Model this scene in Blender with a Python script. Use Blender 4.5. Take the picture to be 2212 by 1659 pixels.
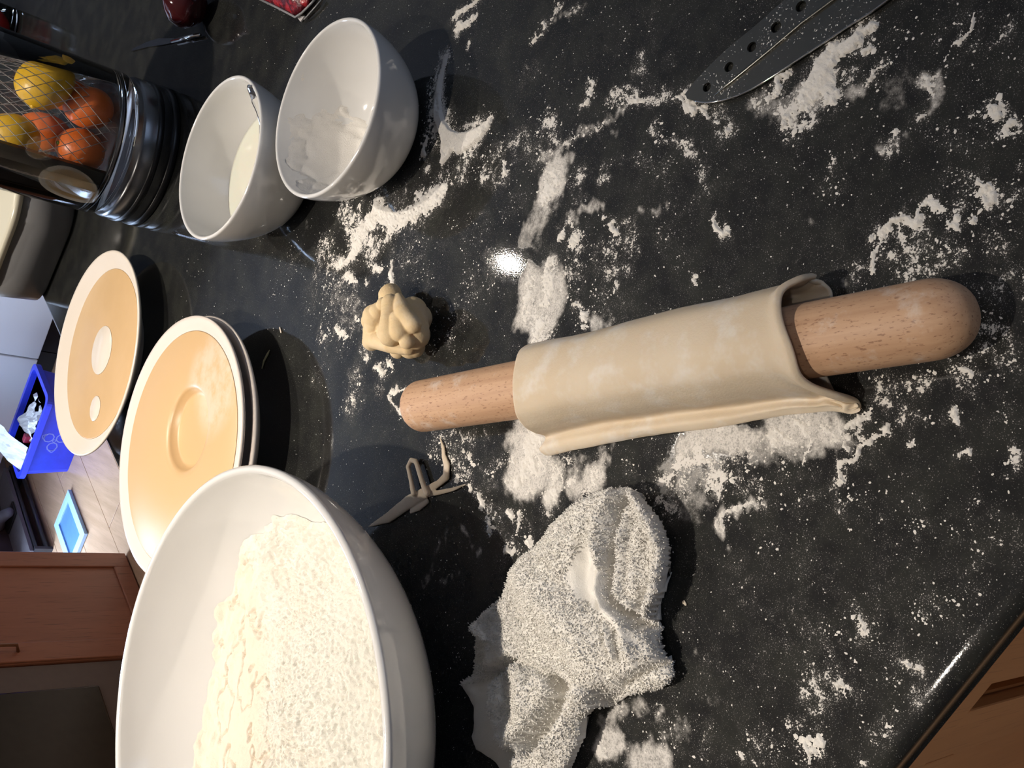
import bpy, bmesh, math, random
import numpy as np
from mathutils import Vector, Matrix
random.seed(4); RNG = np.random.default_rng(7)
for o in list(bpy.data.objects): bpy.data.objects.remove(o)
SC = bpy.context.scene; COL = SC.collection; PI = math.pi

# ---------------------------------------------------------------- camera (held on its side, looking down over the worktop)
H = .445                                   # lens height above the worktop (worktop = z 0, floor = z -0.9)
F = 2008.
N_ = np.array([.70738434, .14133891, .69255376])      # world down, seen in lens axes (right, down, forward)
FW = np.array([-.67913029, -.13569361, .72136627]); RT = np.array([.19593224, -.98061744, 0.])
cam = bpy.data.cameras.new('camera'); co = bpy.data.objects.new('camera', cam); COL.objects.link(co)
cam.sensor_fit = 'HORIZONTAL'; cam.sensor_width = 36; cam.lens = F / 2212 * 36; cam.clip_start = .01; cam.clip_end = 60
ax = [Vector((RT[i], FW[i], -N_[i])) for i in range(3)]
M = Matrix((ax[0], -ax[1], -ax[2])).transposed().to_4x4(); M.translation = (0, 0, H); co.matrix_world = M
SC.camera = co

# ---------------------------------------------------------------- world, lamps, exposure
SC.view_settings.view_transform = 'Standard'; SC.view_settings.look = 'None'
SC.view_settings.gamma = 1; SC.view_settings.use_curve_mapping = False; SC.view_settings.exposure = 0.1
w = bpy.data.worlds.new('world'); SC.world = w; w.use_nodes = True
w.node_tree.nodes['Background'].inputs[0].default_value = (.55, .7, 1, 1); w.node_tree.nodes['Background'].inputs[1].default_value = .6
def lamp(name, loc, power, color, size, kind='POINT', rot=None, size_y=None, spot=None):
    l = bpy.data.lights.new(name, kind); l.energy = power; l.color = color
    if kind == 'AREA':
        l.shape = 'RECTANGLE'; l.size = size; l.size_y = size_y
    else:
        l.shadow_soft_size = size
    if kind == 'SPOT': l.spot_size = spot; l.spot_blend = 1.
    o = bpy.data.objects.new(name, l); COL.objects.link(o); o.location = loc
    if rot is not None: o.rotation_euler = rot
    return o
WARM = (1, .895, .775)
LAMPS = [(.36, 2.11), (-.034, 1.304), (-.41, .55), (-.90, 1.55), (-.27, -.42)]  # last two are unseen lamps, added to brighten the cabinets
LPOW = [17, 68, 84, 20, 30]; LANG = [122, 82, 66, 150, 66]
for (x, y), p, an in zip(LAMPS, LPOW, LANG): lamp('ceiling_lamp_light', (x, y, 1.47), p, WARM, .015, 'SPOT', (0, 0, 0), spot=math.radians(an))

# ---------------------------------------------------------------- helpers
UU = np.array([-.912, .411, 0.]); VV = np.array([.411, .912, 0.]); RZ = math.atan2(-.411, .912)
def W(u, v, z=0.): return UU * u + VV * v + np.array([0, 0, z])      # room axes: u left, v away
def at(px, py, z=0.):                                                # photo point -> point on the level z
    d = np.array([px - 1106, py - 829.5, F]); t = (H - z) / (d @ N_)
    return np.array([d @ RT * t, d @ FW * t, z])
ORG = {}
def setp(o, label=None, cat=None, group=None, kind=None):
    if label: o['label'] = label
    if cat: o['category'] = cat
    if group: o['group'] = group
    if kind: o['kind'] = kind
    return o
def thing(name, label, cat, loc=(0, 0, 0), group=None):
    o = bpy.data.objects.new(name, None); COL.objects.link(o); o.location = loc; o.empty_display_size = .03
    ORG[o.name] = np.array(loc, float); return setp(o, label, cat, group)
def mesh(name, V, Fc, mat, parent=None, smooth=True, loc=None):
    V = np.asarray(V, float).reshape(-1, 3)
    org = ORG[parent.name] if parent else (np.array(loc, float) if loc is not None else np.zeros(3))
    me = bpy.data.meshes.new(name); V = V - org
    if isinstance(Fc, np.ndarray):
        k = Fc.shape[1]; n = len(Fc)
        me.vertices.add(len(V)); me.vertices.foreach_set('co', V.ravel())
        me.loops.add(n * k); me.loops.foreach_set('vertex_index', Fc.ravel().astype(np.int32))
        me.polygons.add(n); me.polygons.foreach_set('loop_start', np.arange(0, n * k, k, dtype=np.int32))
        me.update(calc_edges=True)
    else:
        me.from_pydata(V.tolist(), [], Fc); me.update()
    me.polygons.foreach_set('use_smooth', np.full(len(me.polygons), smooth))
    if mat: me.materials.append(mat)
    o = bpy.data.objects.new(name, me); COL.objects.link(o)
    if parent: o.parent = parent
    elif loc is not None: o.location = loc
    ORG[o.name] = org; return o
def bm_mesh(name, bm, mat, parent=None, smooth=False, loc=None, fix=True):
    if fix: bmesh.ops.recalc_face_normals(bm, faces=bm.faces)
    me = bpy.data.meshes.new(name)
    org = ORG[parent.name] if parent else (np.array(loc, float) if loc is not None else np.zeros(3))
    bmesh.ops.translate(bm, verts=bm.verts, vec=Vector(-org)); bm.to_mesh(me); bm.free()
    for p in me.polygons: p.use_smooth = smooth
    if mat: me.materials.append(mat)
    o = bpy.data.objects.new(name, me); COL.objects.link(o)
    if parent: o.parent = parent
    elif loc is not None: o.location = loc
    ORG[o.name] = org; return o
def add_box(bm, u0, u1, v0, v1, z0, z1, bev=0., seg=2):              # box on the room axes
    vs = [bm.verts.new(W(u, v, z)) for z in (z0, z1) for u, v in ((u0, v0), (u1, v0), (u1, v1), (u0, v1))]
    fs = [(0, 1, 2, 3), (7, 6, 5, 4), (0, 4, 5, 1), (1, 5, 6, 2), (2, 6, 7, 3), (3, 7, 4, 0)]
    fl = [bm.faces.new([vs[i] for i in f]) for f in fs]
    bmesh.ops.recalc_face_normals(bm, faces=fl)
    if bev:
        es = list({e for f in fl for e in f.edges}); bmesh.ops.bevel(bm, geom=es, offset=bev, segments=seg, affect='EDGES', profile=.5)
def box(name, u0, u1, v0, v1, z0, z1, mat, parent=None, bev=0., loc=None):
    bm = bmesh.new(); add_box(bm, u0, u1, v0, v1, z0, z1, bev); return bm_mesh(name, bm, mat, parent, smooth=False, loc=loc)
def lathe_arrays(prof, n=96, c=(0, 0, 0)):
    prof = np.array(prof, float); th = np.linspace(0, 2 * PI, n, endpoint=False); V = []; Fc = []; idx = []
    for r, z in prof:
        if r < 1e-6: idx.append([len(V)]); V.append((c[0], c[1], c[2] + z))
        else:
            idx.append(list(range(len(V), len(V) + n)))
            V += [(c[0] + r * math.cos(t), c[1] + r * math.sin(t), c[2] + z) for t in th]
    for a, b in zip(idx[:-1], idx[1:]):
        for i in range(n):
            j = (i + 1) % n
            if len(a) == 1 and len(b) == 1: continue
            if len(a) == 1: Fc.append((a[0], b[i], b[j]))
            elif len(b) == 1: Fc.append((a[i], b[0], a[j]))
            else: Fc.append((a[i], b[i], b[j], a[j]))
    return V, Fc
def lathe(name, prof, mat, parent=None, c=(0, 0, 0), n=96, loc=None):
    V, Fc = lathe_arrays(prof, n, c); o = mesh(name, V, Fc, mat, parent, loc=loc)
    bm = bmesh.new(); bm.from_mesh(o.data); bmesh.ops.recalc_face_normals(bm, faces=bm.faces); bm.to_mesh(o.data); bm.free(); return o
def catmull(P, n, closed=False):
    P = np.array(P, float); m = len(P); out = []
    segs = m if closed else m - 1
    for i in range(segs):
        g = lambda k: P[k % m] if closed else P[min(max(k, 0), m - 1)]
        a, b, c, d = g(i - 1), g(i), g(i + 1), g(i + 2)
        for t in np.arange(n) / n: out.append(.5 * (2 * b + (c - a) * t + (2 * a - 5 * b + 4 * c - d) * t * t + (3 * b - a - 3 * c + d) * t ** 3))
    if not closed: out.append(P[-1])
    return np.array(out)
def add_tube(bm, pts, rad, n=8):
    pts = [Vector(p) for p in pts]; rings = []
    rad = rad if hasattr(rad, '__len__') else [rad] * len(pts)
    for i, p in enumerate(pts):
        t = (pts[min(i + 1, len(pts) - 1)] - pts[max(i - 1, 0)]).normalized()
        a = t.orthogonal().normalized() if i == 0 else (a - t * a.dot(t)).normalized()
        b = t.cross(a)
        rings.append([bm.verts.new(p + (a * math.cos(2 * PI * k / n) + b * math.sin(2 * PI * k / n)) * rad[i]) for k in range(n)])
    for r, s in zip(rings[:-1], rings[1:]):
        for k in range(n): bm.faces.new((r[k], r[(k + 1) % n], s[(k + 1) % n], s[k]))
    bm.faces.new(rings[0][::-1]); bm.faces.new(rings[-1])
def tube(name, pts, rad, mat, parent=None, n=8, loc=None):
    bm = bmesh.new(); add_tube(bm, pts, rad, n); return bm_mesh(name, bm, mat, parent, smooth=True, loc=loc)
def prism(name, pts2, z0, z1, mat, parent=None, bev=0., loc=None, smooth=False):     # outline in world xy, extruded
    bm = bmesh.new(); vs = [bm.verts.new((p[0], p[1], z0)) for p in pts2]; f = bm.faces.new(vs)
    r = bmesh.ops.extrude_face_region(bm, geom=[f]); up = [g for g in r['geom'] if isinstance(g, bmesh.types.BMVert)]
    bmesh.ops.translate(bm, verts=up, vec=(0, 0, z1 - z0))
    if bev: bmesh.ops.bevel(bm, geom=[e for e in bm.edges], offset=bev, segments=2, affect='EDGES', profile=.5)
    return bm_mesh(name, bm, mat, parent, smooth=smooth, loc=loc)
def blob(name, balls, vox, mat, parent=None, loc=None, smooth=2, noise=0.):
    """soft mass: balls (centre, radius, flattening) fused into one skin"""
    bm = bmesh.new()
    for c, r, fl in balls:
        m = Matrix.Translation(Vector(c)) @ Matrix.Diagonal((1, 1, fl, 1)); bmesh.ops.create_icosphere(bm, subdivisions=3, radius=r, matrix=m)
    me = bpy.data.meshes.new(name); bm.to_mesh(me); bm.free(); t = bpy.data.objects.new(name + '_', me); COL.objects.link(t)
    md = t.modifiers.new('r', 'REMESH'); md.mode = 'VOXEL'; md.voxel_size = vox; md.use_smooth_shade = True
    if smooth: s = t.modifiers.new('s', 'SMOOTH'); s.factor = .5; s.iterations = smooth
    dg = bpy.context.evaluated_depsgraph_get(); dg.update()
    m2 = bpy.data.meshes.new_from_object(t.evaluated_get(dg)); bpy.data.objects.remove(t)
    n = len(m2.vertices); V = np.zeros(n * 3); m2.vertices.foreach_get('co', V); V = V.reshape(-1, 3)
    if noise: V += (fbm(V[:, 0] * 160, V[:, 1] * 160 + V[:, 2] * 130, 3)[:, None] - .5) * noise * np.array([1, 1, 1])
    V[:, 2] = np.maximum(V[:, 2], 0.0002 if loc is None or True else 0)
    org = ORG[parent.name] if parent else (np.array(loc, float) if loc is not None else np.zeros(3))
    m2.vertices.foreach_set('co', (V - org).ravel()); m2.update()
    m2.polygons.foreach_set('use_smooth', np.ones(len(m2.polygons), bool)); m2.materials.clear(); m2.materials.append(mat); m2.name = name
    o = bpy.data.objects.new(name, m2); COL.objects.link(o)
    if parent: o.parent = parent
    elif loc is not None: o.location = loc
    ORG[o.name] = org; return o
def capsule(p, q, r0, r1=None, fl=1., n=None):
    p, q = np.array(p, float), np.array(q, float); r1 = r0 if r1 is None else r1
    n = n or max(2, int(np.linalg.norm(q - p) / (min(r0, r1) * .45)) + 1)
    return [(p + (q - p) * t, r0 + (r1 - r0) * t, fl) for t in np.linspace(0, 1, n)]
_G = {}
def vnoise(x, y, seed=0):
    if seed not in _G: _G[seed] = np.random.default_rng(100 + seed).random((256, 256))
    g = _G[seed]; xi = np.floor(x).astype(int); yi = np.floor(y).astype(int); fx = x - xi; fy = y - yi
    fx = fx * fx * (3 - 2 * fx); fy = fy * fy * (3 - 2 * fy); a, b, c, d = xi & 255, (xi + 1) & 255, yi & 255, (yi + 1) & 255
    return (g[a, c] * (1 - fx) + g[b, c] * fx) * (1 - fy) + (g[a, d] * (1 - fx) + g[b, d] * fx) * fy
def fbm(x, y, octv=4, seed=0):
    s = 0; a = .5; t = 0
    for i in range(octv): s = s + a * vnoise(x * 2 ** i + 17.3 * i, y * 2 ** i + 9.1 * i, seed + i); t += a; a *= .55
    return s / t
def sstep(a, b, x): t = np.clip((x - a) / (b - a), 0, 1); return t * t * (3 - 2 * t)
def seg_dist(X, Y, pts):                                             # distance to a polyline and position along it (0..1)
    best = np.full(X.shape, 1e9); par = np.zeros(X.shape); pts = [np.array(p[:2], float) for p in pts]
    if len(pts) == 1: return np.hypot(X - pts[0][0], Y - pts[0][1]), par
    m = len(pts) - 1
    for i in range(m):
        a, b = pts[i], pts[i + 1]; d = b - a; L = d @ d + 1e-12
        t = np.clip(((X - a[0]) * d[0] + (Y - a[1]) * d[1]) / L, 0, 1)
        q = np.hypot(X - a[0] - d[0] * t, Y - a[1] - d[1] * t); k = q < best
        best = np.where(k, q, best); par = np.where(k, (i + t) / m, par)
    return best, par
def in_poly(X, Y, P):
    c = np.zeros(X.shape, bool); n = len(P)
    for i in range(n):
        x0, y0 = P[i][:2]; x1, y1 = P[(i + 1) % n][:2]
        k = ((y0 > Y) != (y1 > Y)) & (X < (x1 - x0) * (Y - y0) / (y1 - y0 + 1e-15) + x0); c ^= k
    return c

# ---------------------------------------------------------------- materials
class NT:
    def __init__(s, name):
        s.m = bpy.data.materials.new(name); s.m.use_nodes = True; s.t = s.m.node_tree; s.b = s.t.nodes['Principled BSDF']; s.out = s.t.nodes['Material Output']
        s.tc = s.t.nodes.new('ShaderNodeTexCoord').outputs['Object']
    def n(s, kind, **kw):
        nd = s.t.nodes.new(kind)
        for k, v in kw.items():
            if isinstance(k, str) and k.startswith('i_'):
                key = k[2:]; key = int(key) if key.isdigit() else key.replace('_', ' ')
                s.put(nd.inputs[key], v)
            else: setattr(nd, k, v)
        return nd
    def put(s, sock, v):
        if isinstance(v, bpy.types.NodeSocket): s.t.links.new(v, sock)
        elif isinstance(v, (tuple, list)) and len(v) == 3 and sock.type == 'RGBA': sock.default_value = (*v, 1)
        else: sock.default_value = v
    def noise(s, scale, detail=3, rough=.5, vec=None, st=None):
        v = vec or s.tc
        if st: v = s.n('ShaderNodeMapping', i_Vector=v, i_Scale=st).outputs[0]
        return s.n('ShaderNodeTexNoise', i_Vector=v, i_Scale=scale, i_Detail=detail, i_Roughness=rough).outputs[0]
    def ramp(s, f, a, b, lo=0., hi=1.):
        return s.n('ShaderNodeMapRange', interpolation_type='SMOOTHSTEP', i_0=f, i_1=a, i_2=b, i_3=lo, i_4=hi).outputs[0]
    def mix(s, f, a, b):
        nd = s.t.nodes.new('ShaderNodeMix'); nd.data_type = 'RGBA'
        s.put(nd.inputs[0], f); s.put(nd.inputs[6], a); s.put(nd.inputs[7], b); return nd.outputs[2]
    def math(s, op, a, b=0., c=None):
        nd = s.t.nodes.new('ShaderNodeMath'); nd.operation = op; s.put(nd.inputs[0], a); s.put(nd.inputs[1], b)
        if c is not None: s.put(nd.inputs[2], c)
        return nd.outputs[0]
    def bump(s, h, strength=.5, dist=.001): s.put(s.b.inputs['Normal'], s.n('ShaderNodeBump', i_Height=h, i_Strength=strength, i_Distance=dist).outputs[0])
    def set(s, **kw):
        for k, v in kw.items(): s.put(s.b.inputs[k.replace('_', ' ')], v)
        return s.m
def simple(name, col, rough=.5, var=.08, scale=40., bump=0., bscale=300., bdist=.001, **kw):
    t = NT(name); f = t.noise(scale, 4)
    c = t.mix(t.ramp(f, .3, .7), tuple(x * (1 - var) for x in col), tuple(min(1, x * (1 + var)) for x in col))
    t.set(Base_Color=c, Roughness=rough, **kw)
    if bump: t.bump(t.noise(bscale, 4), bump, bdist)
    return t.m
def m_counter():
    t = NT('black_granite')
    a = t.n('ShaderNodeAttribute', attribute_name='dust').outputs['Color']
    s = t.n('ShaderNodeSeparateColor', i_0=a); D, S = s.outputs[0], s.outputs[1]
    g1 = t.noise(260, 5, .65); g2 = t.noise(38, 3); g3 = t.noise(900, 2)
    base = t.mix(t.ramp(g2, .35, .7), (.0125, .013, .0132), (.022, .023, .0205))
    base = t.mix(t.ramp(g1, .58, .74, 0, .55), base, (.05, .052, .045))
    n1 = t.noise(360, 3, .6); n2 = t.noise(850, 3, .6); n3 = t.noise(1500, 2, .5); n4 = t.noise(60, 3, .6)
    # grains of flour: the more dust, the lower the cut
    n5 = t.noise(170, 3, .6); d2 = t.math('MULTIPLY', D, t.math('MULTIPLY', t.ramp(n4, .3, .65, .45, 1.15), t.ramp(n5, .32, .62, .45, 1.2)))
    cut = t.math('MULTIPLY_ADD', d2, -.31, .708)
    mixn = t.math('ADD', t.math('MULTIPLY', n1, .42), t.math('MULTIPLY', n2, .58))
    sp = t.ramp(t.math('SUBTRACT', mixn, cut), -.015, .045)
    sp2 = t.ramp(t.math('SUBTRACT', n3, t.math('MULTIPLY_ADD', d2, -.18, .665)), 0, .06, 0, .30)
    n6 = t.noise(150, 8, .68); f6 = t.math('ADD', S, t.math('MULTIPLY', t.math('SUBTRACT', n6, .5), 1.25))
    film = t.math('MULTIPLY', t.math('MULTIPLY', t.ramp(f6, .08, .85, 0, .86), t.ramp(S, .02, .16)), t.ramp(mixn, .36, .56, .55, 1.05))
    film = t.math('ADD', film, t.math('MULTIPLY', d2, .055))
    m = t.math('MINIMUM', t.math('ADD', t.math('MAXIMUM', sp, sp2), film), 1.)
    c = t.mix(m, base, (.74, .71, .67))
    t.set(Base_Color=c, Roughness=t.math('MULTIPLY_ADD', m, .75, .03), Specular_IOR_Level=t.math('MAXIMUM', t.math('MULTIPLY_ADD', m, -1.3, .5), .03))
    t.bump(t.math('ADD', t.math('MULTIPLY', sp, 1.), t.math('MULTIPLY', g3, .04)), .6, .0006); return t.m
def m_flour(name, col=(.83, .80, .75), scale=900, dist=.0007, st=.9):
    t = NT(name); n = t.noise(scale, 4, .65); k = t.noise(60, 3)
    c = t.mix(t.ramp(k, .3, .7), col, tuple(x * .95 for x in col)); t.set(Base_Color=c, Roughness=.95, Specular_IOR_Level=.1)
    t.bump(n, st, dist); return t.m
def m_dough(name, col, dusty=.5):
    t = NT(name); n = t.noise(700, 3, .6); k = t.noise(45, 4, .6); q = t.noise(22, 3)
    c = t.mix(t.ramp(q, .3, .7), col, (col[0] * .94, col[1] * .9, col[2] * .84))
    c = t.mix(t.ramp(k, .45, .72, 0, dusty), c, (.74, .70, .64)); t.set(Base_Color=c, Roughness=.7, Specular_IOR_Level=.25, Subsurface_Weight=.12, Subsurface_Radius=(.004, .0025, .0012), Subsurface_Scale=1.)
    t.bump(t.math('ADD', n, t.math('MULTIPLY', k, .8)), .35, .0005); return t.m
def m_wood(name, a, b, fleck, sx=(6, 160, 160), rough=.45, dust=0.):
    t = NT(name); g = t.noise(1, 4, .6, st=sx); fl = t.noise(1, 2, .6, st=(sx[0] * 30, sx[1] * 5, sx[2] * 5))
    c = t.mix(t.ramp(g, .3, .7), a, b); c = t.mix(t.ramp(fl, .585, .68, 0, .7), c, fleck)
    if dust: c = t.mix(t.ramp(t.noise(50, 5, .65), .55, .72, 0, dust), c, (.75, .7, .64))
    t.set(Base_Color=c, Roughness=rough); t.bump(g, .15, .0004); return t.m
def m_glass(name, col=(1, 1, 1), rough=0.):
    return NT(name).set(Base_Color=col, Roughness=rough, Transmission_Weight=1., IOR=1.47)
def m_pane(name):                                                     # thin flat glass
    t = NT(name); tr = t.n('ShaderNodeBsdfTransparent'); gl = t.n('ShaderNodeBsdfGlossy', i_Roughness=.02); mx = t.n('ShaderNodeMixShader', i_0=.07)
    t.t.links.new(tr.outputs[0], mx.inputs[1]); t.t.links.new(gl.outputs[0], mx.inputs[2]); t.t.links.new(mx.outputs[0], t.out.inputs['Surface']); return t.m
CERAMIC = simple('white_ceramic', (.74, .735, .72), .1, .02, 8, Coat_Weight=.4, Coat_Roughness=.04)
COUNTER = m_counter()
FLOUR = m_flour('flour'); FLOURB = m_flour('bowl_flour', (.84, .80, .72), 420, .0016, 1.)
DOUGH = m_dough('dough', (.67, .57, .44), .75); DOUGHB = m_dough('dough_ball', (.72, .56, .34), .25); SCRAP = m_dough('dough_scrap', (.58, .50, .40), .2)
BEECH = m_wood('beech', (.60, .38, .235), (.50, .30, .18), (.24, .115, .065), (9, 170, 170), .55, .45)
STEEL = NT('steel').set(Base_Color=(.55, .55, .56), Metallic=1., Roughness=.14)
CHROME = NT('chrome').set(Base_Color=(.8, .8, .8), Metallic=1., Roughness=.06)
WHITE = simple('white_paint', (.72, .72, .74), .45, .02, 5)
WALL = simple('wall_paint', (.34, .33, .32), .8, .03, 6)
BLACKP = simple('black_plastic', (.012, .012, .013), .3, .1)

# ---------------------------------------------------------------- flour on the worktop: where it lies (photo points, width, amount)
TH = """773,518 786,493 817,464 850,470 875,477 900,458 931,433 952,412;24;1
817,446 822,464;22;.9|905,420 920,440;18;.8|765,550 752,556 738,560 727,574;11;.95|765,550 780,530;14;.85|748,591 765,604;11;.85|850,490 838,515;14;.8|775,440 768,470;10;.7
848,570 846,590 844,608 837,622;6;1|838,626;12;1|965,115 950,159 943,195;11;1.35|943,195 940,244 950,276;18;1.4|950,270 965,296 982,308;26;1.2|982,308 1005,302 1025,292;26;1.2|1025,292 1045,276;15;1.1|1045,276 1060,258 1066,249;6;1.1|960,320 958,345 955,362;11;1
921,300 917,315 914,335;9;.9|923,366;10;.9|977,46 990,34 1006,17 1020,8 1036,0;8;.95|988,70 994,56 1005,50 1022,40;9;.95|1014,88 1010,104;6;.9|1146,98 1155,86 1168,73;5;1.1|1175,49;10;.9|1190,36 1194,20 1202,2;7;.7
1277,170 1275,200 1281,197;9;.85|1260,227 1275,215;8;.9|1331,207;13;.85|1370,218 1382,222 1392,220;11;1|1094,350 1092,366;11;1|1053,383 1041,388;10;.95|977,390;9;.95|1022,330;8;.8|1192,382 1188,410 1180,418;26;.8|1198,395;16;.8
1232,489;13;.9|1215,509;14;.9|1255,512 1235,528;16;1|1303,473;10;1|1318,490 1330,505;9;1|1187,560 1180,590;24;.85|1184,605 1186,640;26;.85|1149,600 1140,650 1133,690;16;.75|1164,700 1160,730;18;.8|1193,603;18;.85|1175,650;16;.8
1236,652 1248,655;8;1.1|1262,672 1264,690;10;1|1262,705;10;.9|1323,615 1323,632;6;1|1539,476 1540,490 1548,502 1562,510 1577,503;11;1.05|1494,596 1500,614;7;1.05
1466,211 1480,216 1495,226;13;1.1|1500,230 1520,238;15;1.1|1529,248;10;1|1551,258;12;.95|1574,284;10;1|1585,282;7;.8
1873,52 1860,66 1841,80;16;1.1|1841,80 1822,96 1804,112;20;1.15|1804,112 1790,132 1776,152;26;1.1|1776,152 1765,175 1755,195;34;1.05|1755,205 1750,220;26;1|1790,195 1800,215;26;1|1785,225;16;1|1704,155 1688,168 1679,184;13;1.1|1679,184 1672,206;13;1.05|1655,215;14;.8|1694,253 1690,272;15;1|1715,255;12;.7|1735,275 1712,290;14;.75
1862,112 1876,108;12;1.1|1877,182 1880,168 1897,154;11;1|1995,172 2014,166;13;.85|2024,161 2036,150;10;.8|2005,190 2012,206;13;.75|1976,253 1990,248;11;1|1951,283 1930,303;6;.8|1907,336 1925,332 1946,324;6;1.1|2152,232 2156,246;15;1.15|2155,292 2171,290 2185,284;9;1.1|2184,262 2178,270;9;.9|2112,246;10;.9
2097,52 2094,70 2080,98;9;.95|2070,104 2046,117;6;.8|2039,92;6;.8|1796,360;8;1|1830,354 1845,348;4;.9|2020,105;5;.8|1890,195;9;.7
1902,520 1906,500 1920,488 1936,482;15;1.1|1936,482 1955,478 1979,476;14;1.05|1979,476 2000,474;13;1.05|2000,432 2018,440 2030,455;12;.85|1990,445 1985,460;10;.8|1900,530 1894,554;10;.9|1890,560 1879,585;13;.8|1944,505 1955,530;8;.85
2133,425 2135,405;15;1.1|2113,388 2120,408;9;1|2106,470;12;1|2142,466;9;.9|2062,476 2072,484;10;.95|2041,531;9;1|2030,510;9;.7|2120,510;7;.7|1572,286;10;.9|1578,275;6;.8|2200,355;9;.8|1810,340;5;.8|1855,330;4;.8|2158,215 2170,225;6;.8
2089,766;14;.75|2140,740;14;.7|2188,784;8;.95|2072,808 2090,812;10;.85|2120,825;9;.7|1912,836;11;.75|1922,812;9;.7|1990,832;10;.7|2170,700;8;.7
1655,935 1676,930;22;.75|1725,905 1738,925;22;.85|1690,950 1720,960;16;.7|1745,950 1735,985;14;.7|1780,925 1790,945;22;.6|1813,922 1814,940 1820,962;8;1|1835,920 1860,908 1886,894;13;1|1830,940;10;.8
1928,922 1912,932;9;1|1902,944 1885,950 1873,960;10;1.05|1860,970 1842,987;12;1|1842,987 1820,1000 1812,1010;12;.95|1810,1015 1808,1050;6;1|2065,900 2062,912;10;1.05|2056,890;6;.8|2005,910;8;.95|2026,918;8;.95|2080,992;10;.85|1972,961;7;.95|2094,971;7;.95|1987,1145;10;1|1960,1152;6;.7|2190,985;10;.7|2185,1010;10;.7|2197,1040;8;.75|1800,1065;8;.8|1816,1068;7;.8|1818,1108 1820,1116;5;.8|1843,1136;5;.8|1898,1120;6;.8
1148,941 1150,960;30;.8|1155,985 1140,1010;34;.95|1125,1035 1119,1046;18;1|1100,1040;12;1|1189,1012 1200,1030;24;.85|1180,1066 1200,1068;20;1|1225,1044 1240,1040;14;.85|1284,1030;26;.75|1170,950;18;.7|1135,1020;26;.9|1165,1000;24;.85|1110,1000;14;.75|1150,1060;14;.6|1215,1055;14;.6
1596,1095 1610,1090 1640,1082;8;.7|1596,1095 1575,1106 1562,1116;9;.8|1560,1120 1547,1142;8;.85|1560,1130 1566,1152;7;.7
1090,1108 1104,1122;9;1.1|1124,1120 1122,1140;9;1.15|1128,1112;7;1|1146,1160 1150,1172;10;1.1|1096,1188 1110,1192;9;1.1|1186,1106;8;.9|1062,1144;12;1|1040,1090;10;.85|987,1042;14;.95|1012,1042 1018,1056;10;.95|1030,1070 1040,1092;11;1|1066,1144 1070,1150;9;1|1002,980;10;.95|1015,990 1026,1000;10;.95|930,994;6;1|1031,963;5;1|1050,940;5;.9|1040,1000;7;.8|1000,1010;7;.8|1052,1020;6;.7
1310,1612 1300,1630;16;.62|1748,1524 1755,1512;7;.95|1737,1605;12;1|1764,1600 1770,1620;11;1|1604,1628;8;1|1622,1630 1630,1640;6;.9|1695,1568;8;.9|1700,1575;6;.8|1857,1332 1860,1355 1866,1378;11;1.1|1852,1399;9;.75|1822,1472 1818,1490;11;1.05|1795,1500;10;.7|1750,1524;7;.9|1741,1612 1744,1630;12;1|1758,1631;9;1|1957,1424;9;1.05|1979,1430;9;1.05|1910,1588 1926,1586;7;.9|1802,1371;8;.75|1858,1647;7;.9|1932,1540;6;.9|1835,1428 1840,1436;6;.9|2000,1335;7;.7|1550,1290;4;1
804,574 820,585;8;.9|740,565 728,580;9;.9|750,596 768,606;10;.8|751,645;8;.75|772,690;9;.7|790,715 785,705;8;.75|728,706 738,716;11;.9|798,738;10;.95|739,735 745,728;5;.85|815,795 835,795;9;1|840,775 848,790;7;.95|790,778;10;.75|772,832;9;.75|762,862;9;.7|872,835 858,840 847,847;6;1|846,850 847,863 856,875 868,887 880,897;6;1|722,632;5;.7|792,606;8;.75|850,790;5;.8|677,822;5;.8|700,730;5;.8"""
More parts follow.
